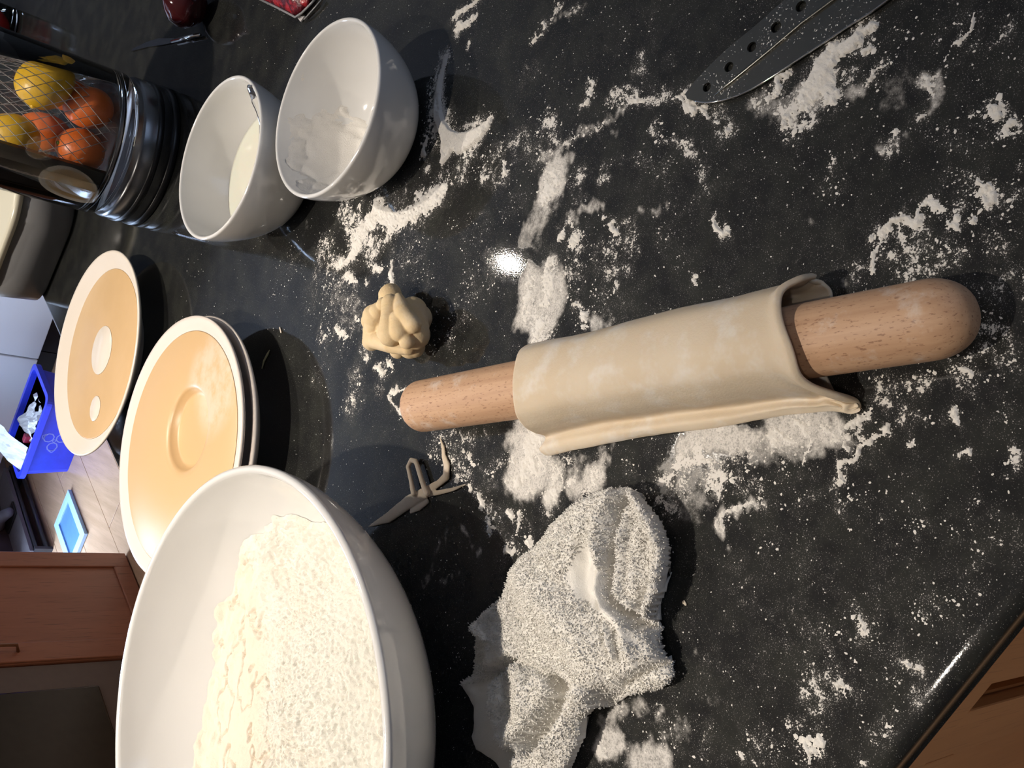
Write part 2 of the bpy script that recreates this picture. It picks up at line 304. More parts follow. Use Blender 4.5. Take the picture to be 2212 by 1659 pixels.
DU = """1530,948;60;.98|800,520;70;.85|745,450 770,500;36;.8|700,540 730,590;50;.6|690,590;40;.5|640,560;50;.3|850,440;40;.5|960,400 930,440;40;.6|1000,360 960,390;45;.65|1060,350 1100,330;60;.6|1180,270 1200,300;34;.85|1180,340 1140,300;60;.45|1275,180;22;.85|1331,205 1380,215 1440,205;30;.8|1420,190 1380,150;30;.55|1300,270 1230,300 1170,330;14;.85|1380,120 1390,170;18;.6|1140,160;40;.35|1080,390;40;.55
1204,20;22;.75|1230,25 1260,8;16;.6|1410,40 1420,90;30;.35|1450,130;30;.3|1110,440;60;.3|1240,390 1260,370;34;.65|1310,360 1330,350;24;.6|1300,400 1310,390;20;.6|1415,273 1430,300;20;.8|1450,300 1491,325;24;.85|1508,352 1521,385 1525,420;16;.6|1370,340 1400,360;30;.4|1440,360;36;.4|1240,440 1260,430;20;.6|1320,540 1310,580;60;.65|1355,490 1365,550 1350,590;30;.75|1240,540 1230,600;60;.6|1150,660 1180,720;60;.7|1260,700;40;.6|1440,500 1460,560;50;.3|1500,600;30;.35|1300,640 1340,680;60;.4|1060,560 1060,620;30;.4|1020,600 1000,680;50;.35|900,600 950,640;60;.22|940,740;60;.2|980,670 975,740;24;.5
1480,210 1540,240 1570,280;34;.7|1640,225;34;.8|1700,240 1740,260;44;.8|1770,190;50;.8|1830,170;30;.6|1900,150;30;.5|2000,170 2050,160;34;.7|2000,220;34;.55|2140,240;40;.5|2090,50 2130,90;50;.4|2180,60;40;.5|1950,60;60;.25|2120,340;60;.3|2060,300;60;.3|1960,290 1920,320;16;.7
1960,560 1990,590;60;.7|2040,540;60;.65|2000,500;50;.55|2090,450;60;.55|2150,520;60;.5|2170,420;50;.5|2180,620;70;.55|2140,700;60;.55|2100,650;60;.4|1850,600;50;.6|1900,560;40;.6|1800,410;70;.3|1850,470;60;.25|1700,520 1760,570;90;.2|2040,400 2090,380;30;.5
2100,770 2150,740;40;.8|2190,780;50;.55|2080,830;50;.55|1990,830 1940,840;40;.65|1900,830 1920,870;30;.75|2050,800;40;.6|2140,880;80;.3|1960,900;40;.6|1700,960;70;.5|1850,930;40;.7|1830,1000;30;.5|1820,1090;40;.5|2070,1000;30;.5|2190,1000;30;.7|1970,1150;24;.6|1950,1050;120;.25|2150,1150;120;.32|1720,1050;120;.33|1700,1180;120;.3
1474,1022 1447,1076;66;.92|1515,968 1555,1036;66;.9|1490,1000;60;.9|1600,980;60;.6|1620,1060;70;.5|1400,1060;30;.5|1360,1020;40;.35|1230,990;40;.6|1260,1060;40;.7|1300,990;34;.6|1120,960 1100,1000;40;.5|1180,1100;34;.6|1110,1180;60;.5|1060,1110;40;.65|1130,1140;50;.45|950,970 1010,960;60;.55|1000,1020;50;.7|1060,1040 1080,1000;40;.5|1060,960;40;.4|1090,1210;40;.3
1600,1250 1700,1300;120;.3|1560,1430;80;.3|1750,1420;120;.38|1900,1350;100;.38|1800,1480 1760,1520;60;.6|1740,1600;60;.7|1650,1600;60;.5|1950,1450;70;.42|1900,1580;50;.5|2030,1300;60;.45|2090,1250;80;.3|1420,1560 1500,1600;70;.4|1350,1540;40;.5|1500,1350;60;.2|1980,1520;40;.5|1440,1480;60;.25
740,680;90;.5|720,600;60;.55|790,760;40;.6|770,820 760,880;40;.65|830,800;30;.7|820,840;30;.5|680,640;60;.3|700,800;60;.25|800,690;30;.6|700,720;34;.5|860,560 900,540;50;.4|960,520 1040,500;70;.22|560,740;60;.1|600,620;60;.15|880,420;40;.5"""
SM = """1290,262 1250,290 1210,320 1170,350;9;.45|1348,234 1287,266;8;.5|1300,303 1336,282;6;.35|1230,340 1195,395;17;.5|1195,370 1180,415;30;.85|1167,453 1146,478 1128,520;18;.35|1200,450 1170,490 1150,530;20;.22|1250,453 1275,448 1293,452;9;.55|1232,465 1250,480;14;.4|1380,453 1410,452 1455,454;5;.5|1145,600 1138,650 1135,690;34;.75|1165,690 1160,735;26;.7|1185,580 1190,640;36;.5|1294,700 1280,690;18;.6|1320,690;14;.4|1202,44 1230,28 1265,7;5;.4|960,120 945,200 950,270;14;.4
1860,195 1840,206;12;.6|2024,161 2020,206 2002,235;16;.5|1995,172;14;.6|1760,200;50;.5|1640,225 1700,250;30;.35|1935,195;24;.3|1752,472;14;.4|1985,290 1907,330;8;.4|1820,613;14;.5|1680,380;60;.05|1930,215 1945,180;30;.2
1670,930 1735,920 1790,930;46;.75|1718,965 1760,960;34;.5|1783,935;34;.55|1830,955;20;.4|1640,960;40;.45|1148,941 1150,985 1130,1030;60;.9|1105,950;26;.5|1189,1022;44;.65|1240,1046;34;.65|1284,1036;40;.8|1303,995;22;.6|1189,1063;36;.8|1300,960 1330,955;14;.3|1250,1000;30;.3|1474,1022 1515,968 1490,1060;80;.3|1530,945 1555,940;40;1|1500,955 1480,975;34;.8|1580,950 1610,945;34;.8|1600,1093 1640,1082;9;.7|1600,1093 1563,1112 1547,1141;10;.7|1566,1150;8;.7|1572,1187;10;.45|1530,990;60;.25|1660,950;40;.35
968,1100 966,1131;4;.3|966,1150 958,1190;4;.3|950,1170 937,1221 925,1262;4;.25|1000,1130 1023,1177;6;.45|1030,1190 1036,1206;5;.4|910,1270 944,1262 992,1233;6;.28|950,1140;5;.3
1342,1524 1313,1560;20;.5|1383,1524;22;.4|1310,1618 1330,1600;30;.75|1383,1639 1420,1645;36;.65|1428,1537 1415,1550;10;.5|1509,1411;12;.4|1536,1513;14;.3|1478,1566 1455,1590;14;.25|1440,1600;16;.2
1750,1160;120;.05|1950,1100;140;.04|2100,1200;100;.05|660,490;20;.12|780,690 760,660;30;.2|730,640;30;.2"""
def strokes(txt):
    out = []
    for part in txt.replace('\n', '|').split('|'):
        if not part.strip(): continue
        p, wd, a = part.split(';'); px = [tuple(map(float, q.split(','))) for q in p.split()]
        P = [at(x, y) for x, y in px]; x, y = px[len(px) // 2]
        c = at(x, y); d = math.sqrt(c[0] ** 2 + c[1] ** 2 + H * H); sc = d / F * math.hypot(1, math.hypot(x - 1106, y - 829.5) / F)
        el = H / d; out.append((P, float(wd) * sc / math.sqrt(el) * .62, float(a)))
    return out
def paint(X, Y, ST, soft=.55):
    Z = np.zeros(X.shape); X0, Y0 = X, Y
    X = X0 + (fbm(X0 * 70, Y0 * 70, 2, 150) - .5) * .009 + (fbm(X0 * 260, Y0 * 260, 2, 152) - .5) * .006
    Y = Y0 + (fbm(X0 * 70, Y0 * 70, 2, 154) - .5) * .009 + (fbm(X0 * 260, Y0 * 260, 2, 156) - .5) * .006
    for P, wd, a in ST:
        xs = [p[0] for p in P]; ys = [p[1] for p in P]; e = wd * 1.7
        k = np.nonzero((X > min(xs) - e) & (X < max(xs) + e) & (Y > min(ys) - e) & (Y < max(ys) + e))
        if not len(k[0]): continue
        d, _ = seg_dist(X[k], Y[k], P); Z[k] = np.maximum(Z[k], a * (1 - sstep(wd * soft, wd * 1.6, d)))
    return Z

# ---------------------------------------------------------------- room shell
FLZ = -.9
CE = 1.5; U0, U1, V0, V1 = -1.3, 2.62, -1.5, 3.95
def struct(o): o['kind'] = 'structure'; return o
FLOORW = m_wood('laminate', (.60, .39, .24), (.49, .31, .18), (.34, .2, .11), (40, 3, 40), .3)
floor = struct(box('floor', U0 - .1, U1 + .1, V0 - .1, V1 + .1, FLZ - .1, FLZ - .004, FLOORW))
pk = 0
for i in range(9):
    u0 = .95 + i * .185
    for j in range(3):
        v0 = 1.5 + (i % 3) * .31 + j * 1.15 - .6; v1 = min(v0 + 1.147, V1); v0 = max(v0, 1.0)
        if v1 - v0 < .1: continue
        o = box('plank', u0, u0 + .1835, v0, v1, FLZ - .006, FLZ + (i * 7 + j * 3) % 4 * .0001, FLOORW, floor, bev=.0012)
struct(box('ceiling', U0 - .1, U1 + .1, V0 - .1, V1 + .1, CE, CE + .1, simple('ceiling_paint', (.6, .6, .6), .8)))
struct(box('wall_back', U0 - .1, U1 + .1, V1, V1 + .1, FLZ, CE, simple('dark_wall_paint', (.07, .07, .075), .7)))
bm = bmesh.new(); RA, RB, RC, RD = -.75, .45, .15, 1.15
add_box(bm, U0 - .1, U0, V0, RA, FLZ, CE); add_box(bm, U0 - .1, U0, RB, V1, FLZ, CE); add_box(bm, U0 - .1, U0, RA, RB, FLZ, RC); add_box(bm, U0 - .1, U0, RA, RB, RD, CE); struct(bm_mesh('wall_right', bm, WALL))
bm = bmesh.new()
for a, b, z0, z1 in ((RA, RA + .05, RC, RD), (RB - .05, RB, RC, RD), (RA, RB, RC, RC + .05), (RA, RB, RD - .05, RD), (-.17, -.13, RC, RD)): add_box(bm, U0 - .08, U0 - .02, a, b, z0, z1, .004)
w2 = struct(bm_mesh('fill_window', bm, WHITE)); lo = lamp('blue_fill_light', W(U0 - .3, -.15, .8), 2.2, (.50, .68, 1.), 1.2, 'AREA', size_y=1.0)  # unseen window and area light, added as bluish fill from the right
lo.rotation_euler = Vector(W(1, .25, -.3) - W(0, 0, 0)).to_track_quat('-Z', 'Y').to_euler()
box('pane', U0 - .053, U0 - .047, RA + .05, -.17, RC + .05, RD - .05, m_pane('window_glass3'), w2); box('pane', U0 - .053, U0 - .047, -.13, RB - .05, RC + .05, RD - .05, m_pane('window_glass4'), w2)
struct(box('wall_front', U0 - .1, U1 + .1, V0 - .1, V0, FLZ, CE, WALL))
# left wall with a glazed door that lets the daylight in
GA, GB, GZ = 2.51, 3.02, 1.1
bm = bmesh.new(); add_box(bm, U1, U1 + .1, V0, GA, FLZ, CE); add_box(bm, U1, U1 + .1, GB, V1, FLZ, CE); add_box(bm, U1, U1 + .1, GA, GB, GZ, CE)
struct(bm_mesh('wall_left', bm, WALL))
bm = bmesh.new()
for a, b, z0, z1 in ((GA, GA + .05, FLZ, GZ), (GB - .05, GB, FLZ, GZ), (GA, GB, GZ - .06, GZ), (GA, GB, FLZ, FLZ + .08), (GA + .235, GA + .275, FLZ, GZ)): add_box(bm, U1 + .02, U1 + .08, a, b, z0, z1, .004)
win = struct(bm_mesh('window_1', bm, WHITE))
box('pane', U1 + .047, U1 + .053, GA + .05, GA + .235, FLZ + .08, GZ - .06, m_pane('window_glass'), win)
box('pane', U1 + .047, U1 + .053, GA + .275, GB - .05, FLZ + .08, GZ - .06, m_pane('window_glass2'), win)
lp = W(U1 + .35, (GA + GB) / 2, .2); lo = lamp('daylight', lp, 150, (.54, .71, 1.), .7, 'AREA', size_y=1.9)
lo.rotation_euler = Vector(-(W(1, 0, .18) - W(0, 0, 0))).to_track_quat('-Z', 'Y').to_euler()
struct(box('baseboard_left', U1 - .018, U1, GB, V1, FLZ, FLZ + .09, WHITE, bev=.003))
for i, (x, y) in enumerate(LAMPS):
    t = thing('ceiling_lamp', ['recessed ceiling downlight over the far end of the worktop', 'recessed ceiling downlight above the middle of the worktop', 'recessed ceiling downlight above the large mixing bowl', 'added fill downlight over the aisle, brightening the brown cabinet', 'added fill downlight out of view, brightening the near cabinet doors'][i], 'lamp', (x, y, CE), 'recessed ceiling lights')
    lathe('ring', [(.034, -.004), (.046, -.004), (.048, 0), (.048, .0005), (.034, .0005)], CHROME, t, (x, y, CE - .0006), 40)

# ---------------------------------------------------------------- worktop
us = np.concatenate([np.arange(-1.05, -.42, .04), np.arange(-.42, .617, .0036), [.617]])
vs = np.concatenate([np.arange(.0994, 1.02, .0036), np.arange(1.02, 2.3, .03)])
r = .006
gu, gv = np.meshgrid(us, vs); gx = UU[0] * gu + VV[0] * gv; gy = UU[1] * gu + VV[1] * gv
dust = paint(gx, gy, strokes(DU), .35); smear = paint(gx, gy, strokes(SM), .85)
for pts, amt in (([(1203, 338), (1216, 343), (1214, 370), (1223, 385), (1216, 410), (1208, 421), (1164, 423), (1172, 400), (1178, 375), (1190, 365)], 1.), ([(1140, 590), (1215, 585), (1225, 640), (1205, 690), (1185, 720), (1172, 745), (1160, 735), (1130, 705), (1108, 712), (1112, 690), (1130, 650), (1135, 610)], .72), ([(1160, 430), (1185, 425), (1190, 455), (1175, 490), (1142, 525), (1122, 540), (1120, 525), (1135, 485)], .5)):
    Q = [at(*p)[:2] for p in pts]; d, _ = seg_dist(gx, gy, Q + Q[:1]); smear = np.maximum(smear, amt * sstep(-.004, .003, np.where(in_poly(gx, gy, Q), d, -d)))
th = paint(gx, gy, strokes(TH), .4); dust = np.maximum(dust, np.clip(th * .8, 0, .9)); dust = np.maximum(dust, .78 * np.clip(paint(gx, gy, [(P, wd * 2.1, a) for P, wd, a in strokes(TH)], .1), 0, 1))
base = .05 + .19 * sstep(.75, .25, gy); dust = np.maximum(dust, base * (gy < .95) * (.4 + .9 * fbm(gx * 14, gy * 14, 3, 5)))
wipe = sstep(.006, .014, np.hypot(gx - .0822, gy - .4829)); dust *= wipe; smear *= wipe
V = np.stack([gx, gy, np.zeros_like(gx)], -1).reshape(-1, 3); nu, nv = len(us), len(vs)
ii = np.arange(nu * nv).reshape(nv, nu); Fc = np.stack([ii[:-1, :-1], ii[1:, :-1], ii[1:, 1:], ii[:-1, 1:]], -1).reshape(-1, 4)
rim_i = list(ii[0, :]) + list(ii[1:, -1]) + list(ii[-1, -2::-1]) + list(ii[-2:0:-1, 0])
nr = len(rim_i); loops = [V[rim_i]]; cu = (us[0] + us[-1]) / 2; cv = (vs[0] + vs[-1]) / 2
TW = .026; rims = []
Ru = np.array([(gu.ravel()[i], gv.ravel()[i]) for i in rim_i])
for a in list(np.linspace(0, PI / 2, 6)[1:]) + ['s'] + list(np.linspace(PI / 2, 0, 4)) + ['c']:
    if a == 's': off, z = .006, -TW + .004
    elif a == 'c': off, z = -.06, -TW
    elif len(rims) < 5: off, z = .006 * math.sin(a), -.006 * (1 - math.cos(a))
    else: off, z = .002 + .004 * math.sin(a), -TW + .004 * (1 - math.cos(PI / 2 - a)) * 0 + (.004 if a > 1.5 else 0) * math.sin(a)
    q = Ru.copy()
    q[:, 1] += np.where(Ru[:, 1] <= vs[0] + 1e-6, -off, 0) + np.where(Ru[:, 1] >= vs[-1] - 1e-6, off, 0)
    q[:, 0] += np.where(Ru[:, 0] >= us[-1] - 1e-6, off, 0) + np.where(Ru[:, 0] <= us[0] + 1e-6, -off, 0)
    rims.append(UU * q[:, :1] + VV * q[:, 1:] + np.array([0, 0, z]))
allV = np.concatenate([V] + rims); prev = np.array(rim_i); extra = []
for k in range(len(rims)):
    cur = len(V) + k * nr + np.arange(nr); extra.append(np.stack([prev, np.roll(prev, -1), np.roll(cur, -1), cur], -1)[:, ::-1]); prev = cur
Fa = np.concatenate([Fc[:, ::-1]] + extra)
top = mesh('worktop', allV, Fa, COUNTER)
bm = bmesh.new(); bm.from_mesh(top.data); bmesh.ops.recalc_face_normals(bm, faces=bm.faces); bm.to_mesh(top.data); bm.free()
ca = top.data.color_attributes.new('dust', 'FLOAT_COLOR', 'POINT'); arr = np.zeros((len(allV), 4)); arr[:len(V), 0] = dust.ravel(); arr[:len(V), 1] = smear.ravel(); arr[:, 3] = 1
ca.data.foreach_set('color', arr.ravel())
setp(top, 'glossy black granite worktop dusted with white flour', 'worktop')

# thick flour, lying in heaps
cell = .00085
xs = np.arange(-.27, .50, cell); ys = np.arange(.10, 1.02, cell); X, Y = np.meshgrid(xs, ys)
T = paint(X, Y, strokes(TH), .5); act = T > .12
n1 = fbm(X * 230, Y * 230, 4, 11); n2 = fbm(X * 75, Y * 75, 3, 21); n3 = vnoise(X * 900, Y * 900, 31)
n4 = fbm(X * 620, Y * 620, 3, 15); CRES = [(967, 112), (958, 135), (950, 165), (944, 200), (939, 235), (939, 258), (948, 285), (955, 303), (954, 335), (951, 360), (962, 352), (973, 338), (979, 327), (990, 336), (1003, 330), (1022, 318), (1043, 300), (1059, 276), (1069, 249), (1050, 262), (1030, 276), (1010, 284), (990, 285), (975, 278), (963, 262), (956, 240), (954, 205), (958, 170), (965, 140), (970, 116)]
def poly_mask(X, Y, px, soft):
    Q = [at(*p)[:2] for p in px]; e = .004; x0, x1 = min(q[0] for q in Q) - e, max(q[0] for q in Q) + e; y0, y1 = min(q[1] for q in Q) - e, max(q[1] for q in Q) + e
    out = np.full(X.shape, -1.); k = np.nonzero((X > x0) & (X < x1) & (Y > y0) & (Y < y1)); ip = in_poly(X[k], Y[k], Q); d, _ = seg_dist(X[k], Y[k], Q + Q[:1]); out[k] = np.clip(np.where(ip, d, -d) / soft, -1, 1); return out
cm = poly_mask(X, Y, CRES, .002); near_c = poly_mask(X, Y, [(945, 90), (1000, 100), (985, 250), (1040, 240), (1085, 235), (1060, 320), (990, 350), (945, 375), (925, 250)], .001) > -.99
fld = T + (n1 - .5) * 1.1 + (n4 - .5) * 1.1 + (n2 - .5) * .4 - .53; fld = np.where(near_c, np.maximum(np.minimum(fld, .0) * 1. - .02, cm * .5 + (n1 - .5) * .12), fld); keep = (act | near_c) & (fld > 0) & (X * VV[0] + Y * VV[1] > .1025)
sp = (vnoise(X * 520, Y * 520, 41) * .6 + vnoise(X * 1050, Y * 1050, 43) * .4); dd = paint(X, Y, strokes(DU), .35)
keep |= (sp > .94 - .16 * dd) & (dd > .3) & (X * VV[0] + Y * VV[1] > .1025)
hgt = .0002 + .0005 * sstep(0, .35, fld) + .0012 * sstep(.75, 1.15, T) * sstep(.1, .7, fld) + .0005 * (n3 - .4) * sstep(-.2, .2, fld) + .0007 * (n1 - .5) + .0005 * (n4 - .5)
hgt = hgt + np.where(near_c, .0016 * sstep(0, .5, fld), 0); hgt = np.where(fld > 0, np.maximum(hgt, .0002), .0004)
c = keep[:-1, :-1] & keep[1:, :-1] & keep[:-1, 1:] | (keep[1:, 1:] & keep[:-1, :-1])
iy, ix = np.nonzero(c); idx = -np.ones(X.shape, int); used = np.zeros(X.shape, bool)
for dy, dx in ((0, 0), (0, 1), (1, 1), (1, 0)): used[iy + dy, ix + dx] = True
inner = np.zeros(X.shape, bool); cc = np.zeros((X.shape[0] + 1, X.shape[1] + 1), bool); cc[1:-1, 1:-1] = c
inner = cc[:-1, :-1] & cc[1:, :-1] & cc[:-1, 1:] & cc[1:, 1:]
Z = np.where(inner, hgt, .00006); jx = (vnoise(X * 1700, Y * 1700, 51) - .5) * cell * .9; jy = (vnoise(X * 1700, Y * 1700, 53) - .5) * cell * .9
idx[used] = np.arange(used.sum()); V = np.stack([(X + jx)[used], (Y + jy)[used], Z[used]], -1)
Fc = np.stack([idx[iy, ix], idx[iy, ix + 1], idx[iy + 1, ix + 1], idx[iy + 1, ix]], -1)
# loose grains and clots, scattered by the same strokes
dd = np.maximum(dd, .9 * np.clip(paint(X, Y, [(P, wd * 1.9, a) for P, wd, a in strokes(TH)], .1), 0, 1)); dd = np.maximum(dd, .05 + .05 * (Y < .5))
dd = dd * (.25 + 1.2 * sstep(.35, .65, fbm(X * 45, Y * 45, 3, 160)))
gp = RNG.random((230000, 2)) * [X.shape[1] - 1, X.shape[0] - 1]; gk = gp.astype(int); pr_ = dd[gk[:, 1], gk[:, 0]] ** 1.25
kk = (gp[:, 0] * cell + xs[0]) * VV[0] + (gp[:, 1] * cell + ys[0]) * VV[1] > .1025; sel = (RNG.random(len(gp)) < pr_ * .6) & kk
for c_, r_ in (((-.27, .56), .075), ((-.122, .857), .135), ((-.061, 1.155), .13), ((.187, .668), .034), ((.15, .822), .04)): sel &= np.hypot(gp[:, 0] * cell + xs[0] - c_[0], gp[:, 1] * cell + ys[0] - c_[1]) > r_
gp = gp[sel][:32000]; pd_ = dd[gk[:, 1], gk[:, 0]][sel][:32000]; ng = len(gp)
gr_ = np.clip(.00024 * (RNG.pareto(1.9, ng) + 1), .00028, .0005 + .0014 * np.clip(pd_, 0, 1) ** 1.4); an = np.arange(6) * PI / 3
gxy = gp * cell + [xs[0], ys[0]]; rj = gr_[:, None] * (.55 + .7 * RNG.random((ng, 6))); st_ = .75 + .5 * RNG.random((ng, 1)); ph = RNG.random((ng, 1)) * PI
ex, ey = np.cos(an)[None] * rj * st_, np.sin(an)[None] * rj / st_
GV = np.zeros((ng, 7, 3)); GV[:, :6, 0] = gxy[:, :1] + ex * np.cos(ph) - ey * np.sin(ph); GV[:, :6, 1] = gxy[:, 1:] + ex * np.sin(ph) + ey * np.cos(ph); GV[:, :6, 2] = .00005
GV[:, 6, :2] = gxy; GV[:, 6, 2] = .00015 + .45 * gr_
b0 = len(V) + 7 * np.arange(ng)[:, None]; k6 = np.arange(6)[None]
GF = np.stack([b0 + k6, b0 + (k6 + 1) % 6, np.repeat(b0 + 6, 6, 1), np.repeat(b0 + 6, 6, 1)], -1).reshape(-1, 4)
V = np.concatenate([V, GV.reshape(-1, 3)]); tri = GF[:, :3]; Fc = np.concatenate([np.stack([Fc[:, 0], Fc[:, 1], Fc[:, 2]], -1), np.stack([Fc[:, 0], Fc[:, 2], Fc[:, 3]], -1), tri])
fl = mesh('flour', V, Fc, FLOUR); setp(fl, 'heaps, streaks and grains of white flour scattered over the black worktop', 'flour', kind='stuff')

# ---------------------------------------------------------------- cabinets under the worktop
ORW = m_wood('orange_wood', (.52, .235, .085), (.44, .185, .06), (.33, .125, .04), (25, 25, 3), .4)
isl = thing('kitchen_island', 'orange wood base unit under the black worktop', 'cabinet', W(0, .5, FLZ))
box('carcass', -1.0, .58, .135, 2.2, FLZ + .1, -TW - .0005, ORW, isl)
box('plinth', -.95, .53, .18, 2.15, FLZ, FLZ + .1, BLACKP, isl)
box('top_rail', -1.0, .585,   .109, .1345, -.1295, -TW - .001, ORW, isl, bev=.0015)
for a, b in ((-.42, .174), (.195, .58)):
    d = box('door', a, b, .118, .1345, FLZ + .11, -.1298, ORW, isl, bev=.002)
    bm = bmesh.new(); w_ = .042
    for q in ((a, a + w_, FLZ + .11, -.1298), (b - w_, b, FLZ + .11, -.1298), (a + w_, b - w_, FLZ + .11, FLZ + .16), (a + w_, b - w_, -.18, -.1298)): add_box(bm, q[0], q[1], .110, .1178, q[2], q[3], .0012)
    bm_mesh('frame', bm, ORW, d)

# opposite run: brown cabinet and oven across the aisle
BRW = m_wood('brown_wood', (.40, .165, .095), (.35, .14, .08), (.2, .08, .05), (20, 20, 2.5), .4)
cab = thing('base_cabinet', 'red-brown panelled kitchen cabinet across the aisle, beside the oven', 'cabinet', W(2.3, 2.25, FLZ))
box('carcass', 2.045, 2.60, 2.006, 2.487, FLZ, -.042, BRW, cab, bev=.002)
dr = box('door', 2.028, 2.0445, 2.012, 2.484, FLZ + .006, -.05, BRW, cab, bev=.003)
bm = bmesh.new()
for q in ((2.012, 2.085, FLZ + .006, -.05), (2.415, 2.484, FLZ + .006, -.05), (2.085, 2.415, FLZ + .006, FLZ + .06), (2.085, 2.415, -.12, -.05)): add_box(bm, 2.02, 2.0278, q[0], q[1], q[2], q[3], .0025)
bm_mesh('frame', bm, BRW, dr)
tube('handle', [W(2.02, 2.05, -.30), W(1.995, 2.05, -.31), W(1.992, 2.05, -.40), W(1.995, 2.05, -.47), W(2.02, 2.05, -.48)], .005, simple('brass', (.2, .09, .045), .35), dr)
ov = thing('oven', 'built-in oven with grey front and dark glass window', 'oven', W(2.3, 1.7, FLZ))
box('housing', 2.03, 2.60, 1.402, 2.0035, FLZ, -.042, simple('oven_grey', (.135, .105, .09), .4, .04), ov, bev=.003)
box('glass_window', 2.024, 2.0295, 1.50, 1.906, -.668, -.2, simple('oven_glass', (.022, .021, .017), .12), ov, bev=.004)
tube('handle', [W(2.024, 1.50, -.14), W(1.985, 1.51, -.14), W(1.985, 1.89, -.14), W(2.024, 1.90, -.14)], .008, STEEL, ov)
top2 = box('worktop', 2.0, 2.61, 1.38, 2.50, -.0415, -.0015, simple('black_laminate', (.015, .015, .015), .3), bev=.004); setp(top2, 'black worktop slab over the brown cabinet and oven', 'worktop')
# white units at the back of the room
for i, (a, b, lb) in enumerate(((1.32, 1.931, 'white cupboard at the back, half hidden by the tub'), (1.935, 2.46, 'white cupboard at the back, behind the blue recycling box'))):
    t = thing('white_cupboard', lb, 'cupboard', W((a + b) / 2, 3.8, FLZ), 'white cupboards along the back wall')
    box('carcass', a, b, 3.62, 3.94, -.80, .8, WHITE, t, bev=.002); box('door', a + .001, b - .001, 3.60, 3.6195, -.805, .8, WHITE, t, bev=.003); box('plinth', a, b, 3.68, 3.94, FLZ, -.80, BLACKP, t)

# ---------------------------------------------------------------- shoe rack, floor tray, recycling box
DK = simple('dark_metal', (.03, .03, .036), .4, .1)
rk = thing('shoe_rack', 'low dark rack of rails with shoes against the left wall', 'rack', W(2.52, 3.28, FLZ))
DKW = simple('dark_wood', (.055, .035, .03), .5, .15, 12)
box('back_board', 2.585, 2.60, 3.03, 3.58, FLZ, FLZ + .36, DKW, rk)
for z in (FLZ + .02, FLZ + .055):
    tube('rail', [W(2.45 + (z - FLZ) * .3, 3.03, z), W(2.45 + (z - FLZ) * .3, 3.58, z)], .009, DK, rk)
box('shelf', 2.46, 2.5845, 3.03, 3.58, FLZ + .068, FLZ + .082, simple('grey_shelf', (.12, .105, .11), .5), rk)
for v in (3.035, 3.57): box('side_panel', 2.447, 2.5845, v - .008, v + .008, FLZ, FLZ + .0675, DK, rk)
sh = []
for k in range(9):
    t = k / 8; sh.append((W(2.485 + .085 * t, 3.30 + .03 * t, FLZ + .105 + .022 * math.sin(t * 2.2)), .021 + .012 * t, .95))
sh += capsule(W(2.565, 3.327, FLZ + .13), W(2.568, 3.33, FLZ + .165), .026, .024)
shoe = thing('shoe', 'dark grey shoe on the low rack by the left wall', 'shoe', W(2.53, 3.31, FLZ + .0825)); 
def blob_at(*a, zmin=None, **k):
    o = blob(*a, **k); return o
def shift_blob(name, balls, vox, mat, parent, z0, **k):              # blob() clips at worktop level, so build there and drop
    b2 = [(np.array(c) - np.array([0, 0, z0]), r, f) for c, r, f in balls]; o = blob(name, b2, vox, mat, None, **k)
    n = len(o.data.vertices); A = np.zeros(n * 3); o.data.vertices.foreach_get('co', A); A = A.reshape(-1, 3) + np.array([0, 0, z0])
    if parent: A -= ORG[parent.name]; o.parent = parent
    o.data.vertices.foreach_set('co', A.ravel()); o.data.update(); return o
shift_blob('upper', sh, .005, simple('grey_suede', (.10, .10, .12), .6, .15), shoe, FLZ + .0875)
box('sole', 2.468, 2.578, 3.275, 3.355, FLZ + .0825, FLZ + .09, BLACKP, shoe, bev=.002)
tr = thing('tray', 'pale blue rectangular tray with darker blue middle on the wooden floor', 'tray', W(2.26, 2.94, FLZ))
PB = simple('pale_blue', (.42, .66, .95), .45, .03); 
bm = bmesh.new()
for q in ((2.19, 2.365, 2.80, 2.835), (2.19, 2.365, 3.035, 3.07), (2.19, 2.222, 2.835, 3.035), (2.333, 2.365, 2.835, 3.035)): add_box(bm, *q, FLZ + .0012, FLZ + .014, .001)
bm_mesh('frame', bm, PB, tr); box('inset', 2.222, 2.333, 2.835, 3.035, FLZ + .0012, FLZ + .009, simple('mid_blue', (.11, .25, .50), .4, .04), tr)

BLUE = simple('blue_plastic', (.035, .06, .80), .35, .05)
binT = thing('recycling_box', 'bright blue plastic recycling box on the floor beyond the plates', 'box', W(2.02, 3.27, FLZ))
def rrect(u0, u1, v0, v1, r, n=6):
    P = []
    for cu_, cv_, a0 in ((u1 - r, v1 - r, 0), (u0 + r, v1 - r, PI / 2), (u0 + r, v0 + r, PI), (u1 - r, v0 + r, 1.5 * PI)):
        for k in range(n + 1): a = a0 + PI / 2 * k / n; P.append((cu_ + r * math.cos(a), cv_ + r * math.sin(a)))
    return P
def shell(name, rings, mat, parent, loc=None):                       # rings of (outline uv, z), closed at both ends
    V = []; Fc = []; m = len(rings[0][0])
    for P, z in rings: V += [W(u, v, z) for u, v in P]
    for k in range(len(rings) - 1):
        for i in range(m): j = (i + 1) % m; Fc.append((k * m + i, k * m + j, (k + 1) * m + j, (k + 1) * m + i))
    Fc.append(tuple(range(m))[::-1]); Fc.append(tuple(range((len(rings) - 1) * m, len(rings) * m)))
    o = mesh(name, V, Fc, mat, parent, smooth=False, loc=loc)
    bm = bmesh.new(); bm.from_mesh(o.data); bmesh.ops.recalc_face_normals(bm, faces=bm.faces); bm.to_mesh(o.data); bm.free(); return o
BZ = -.725
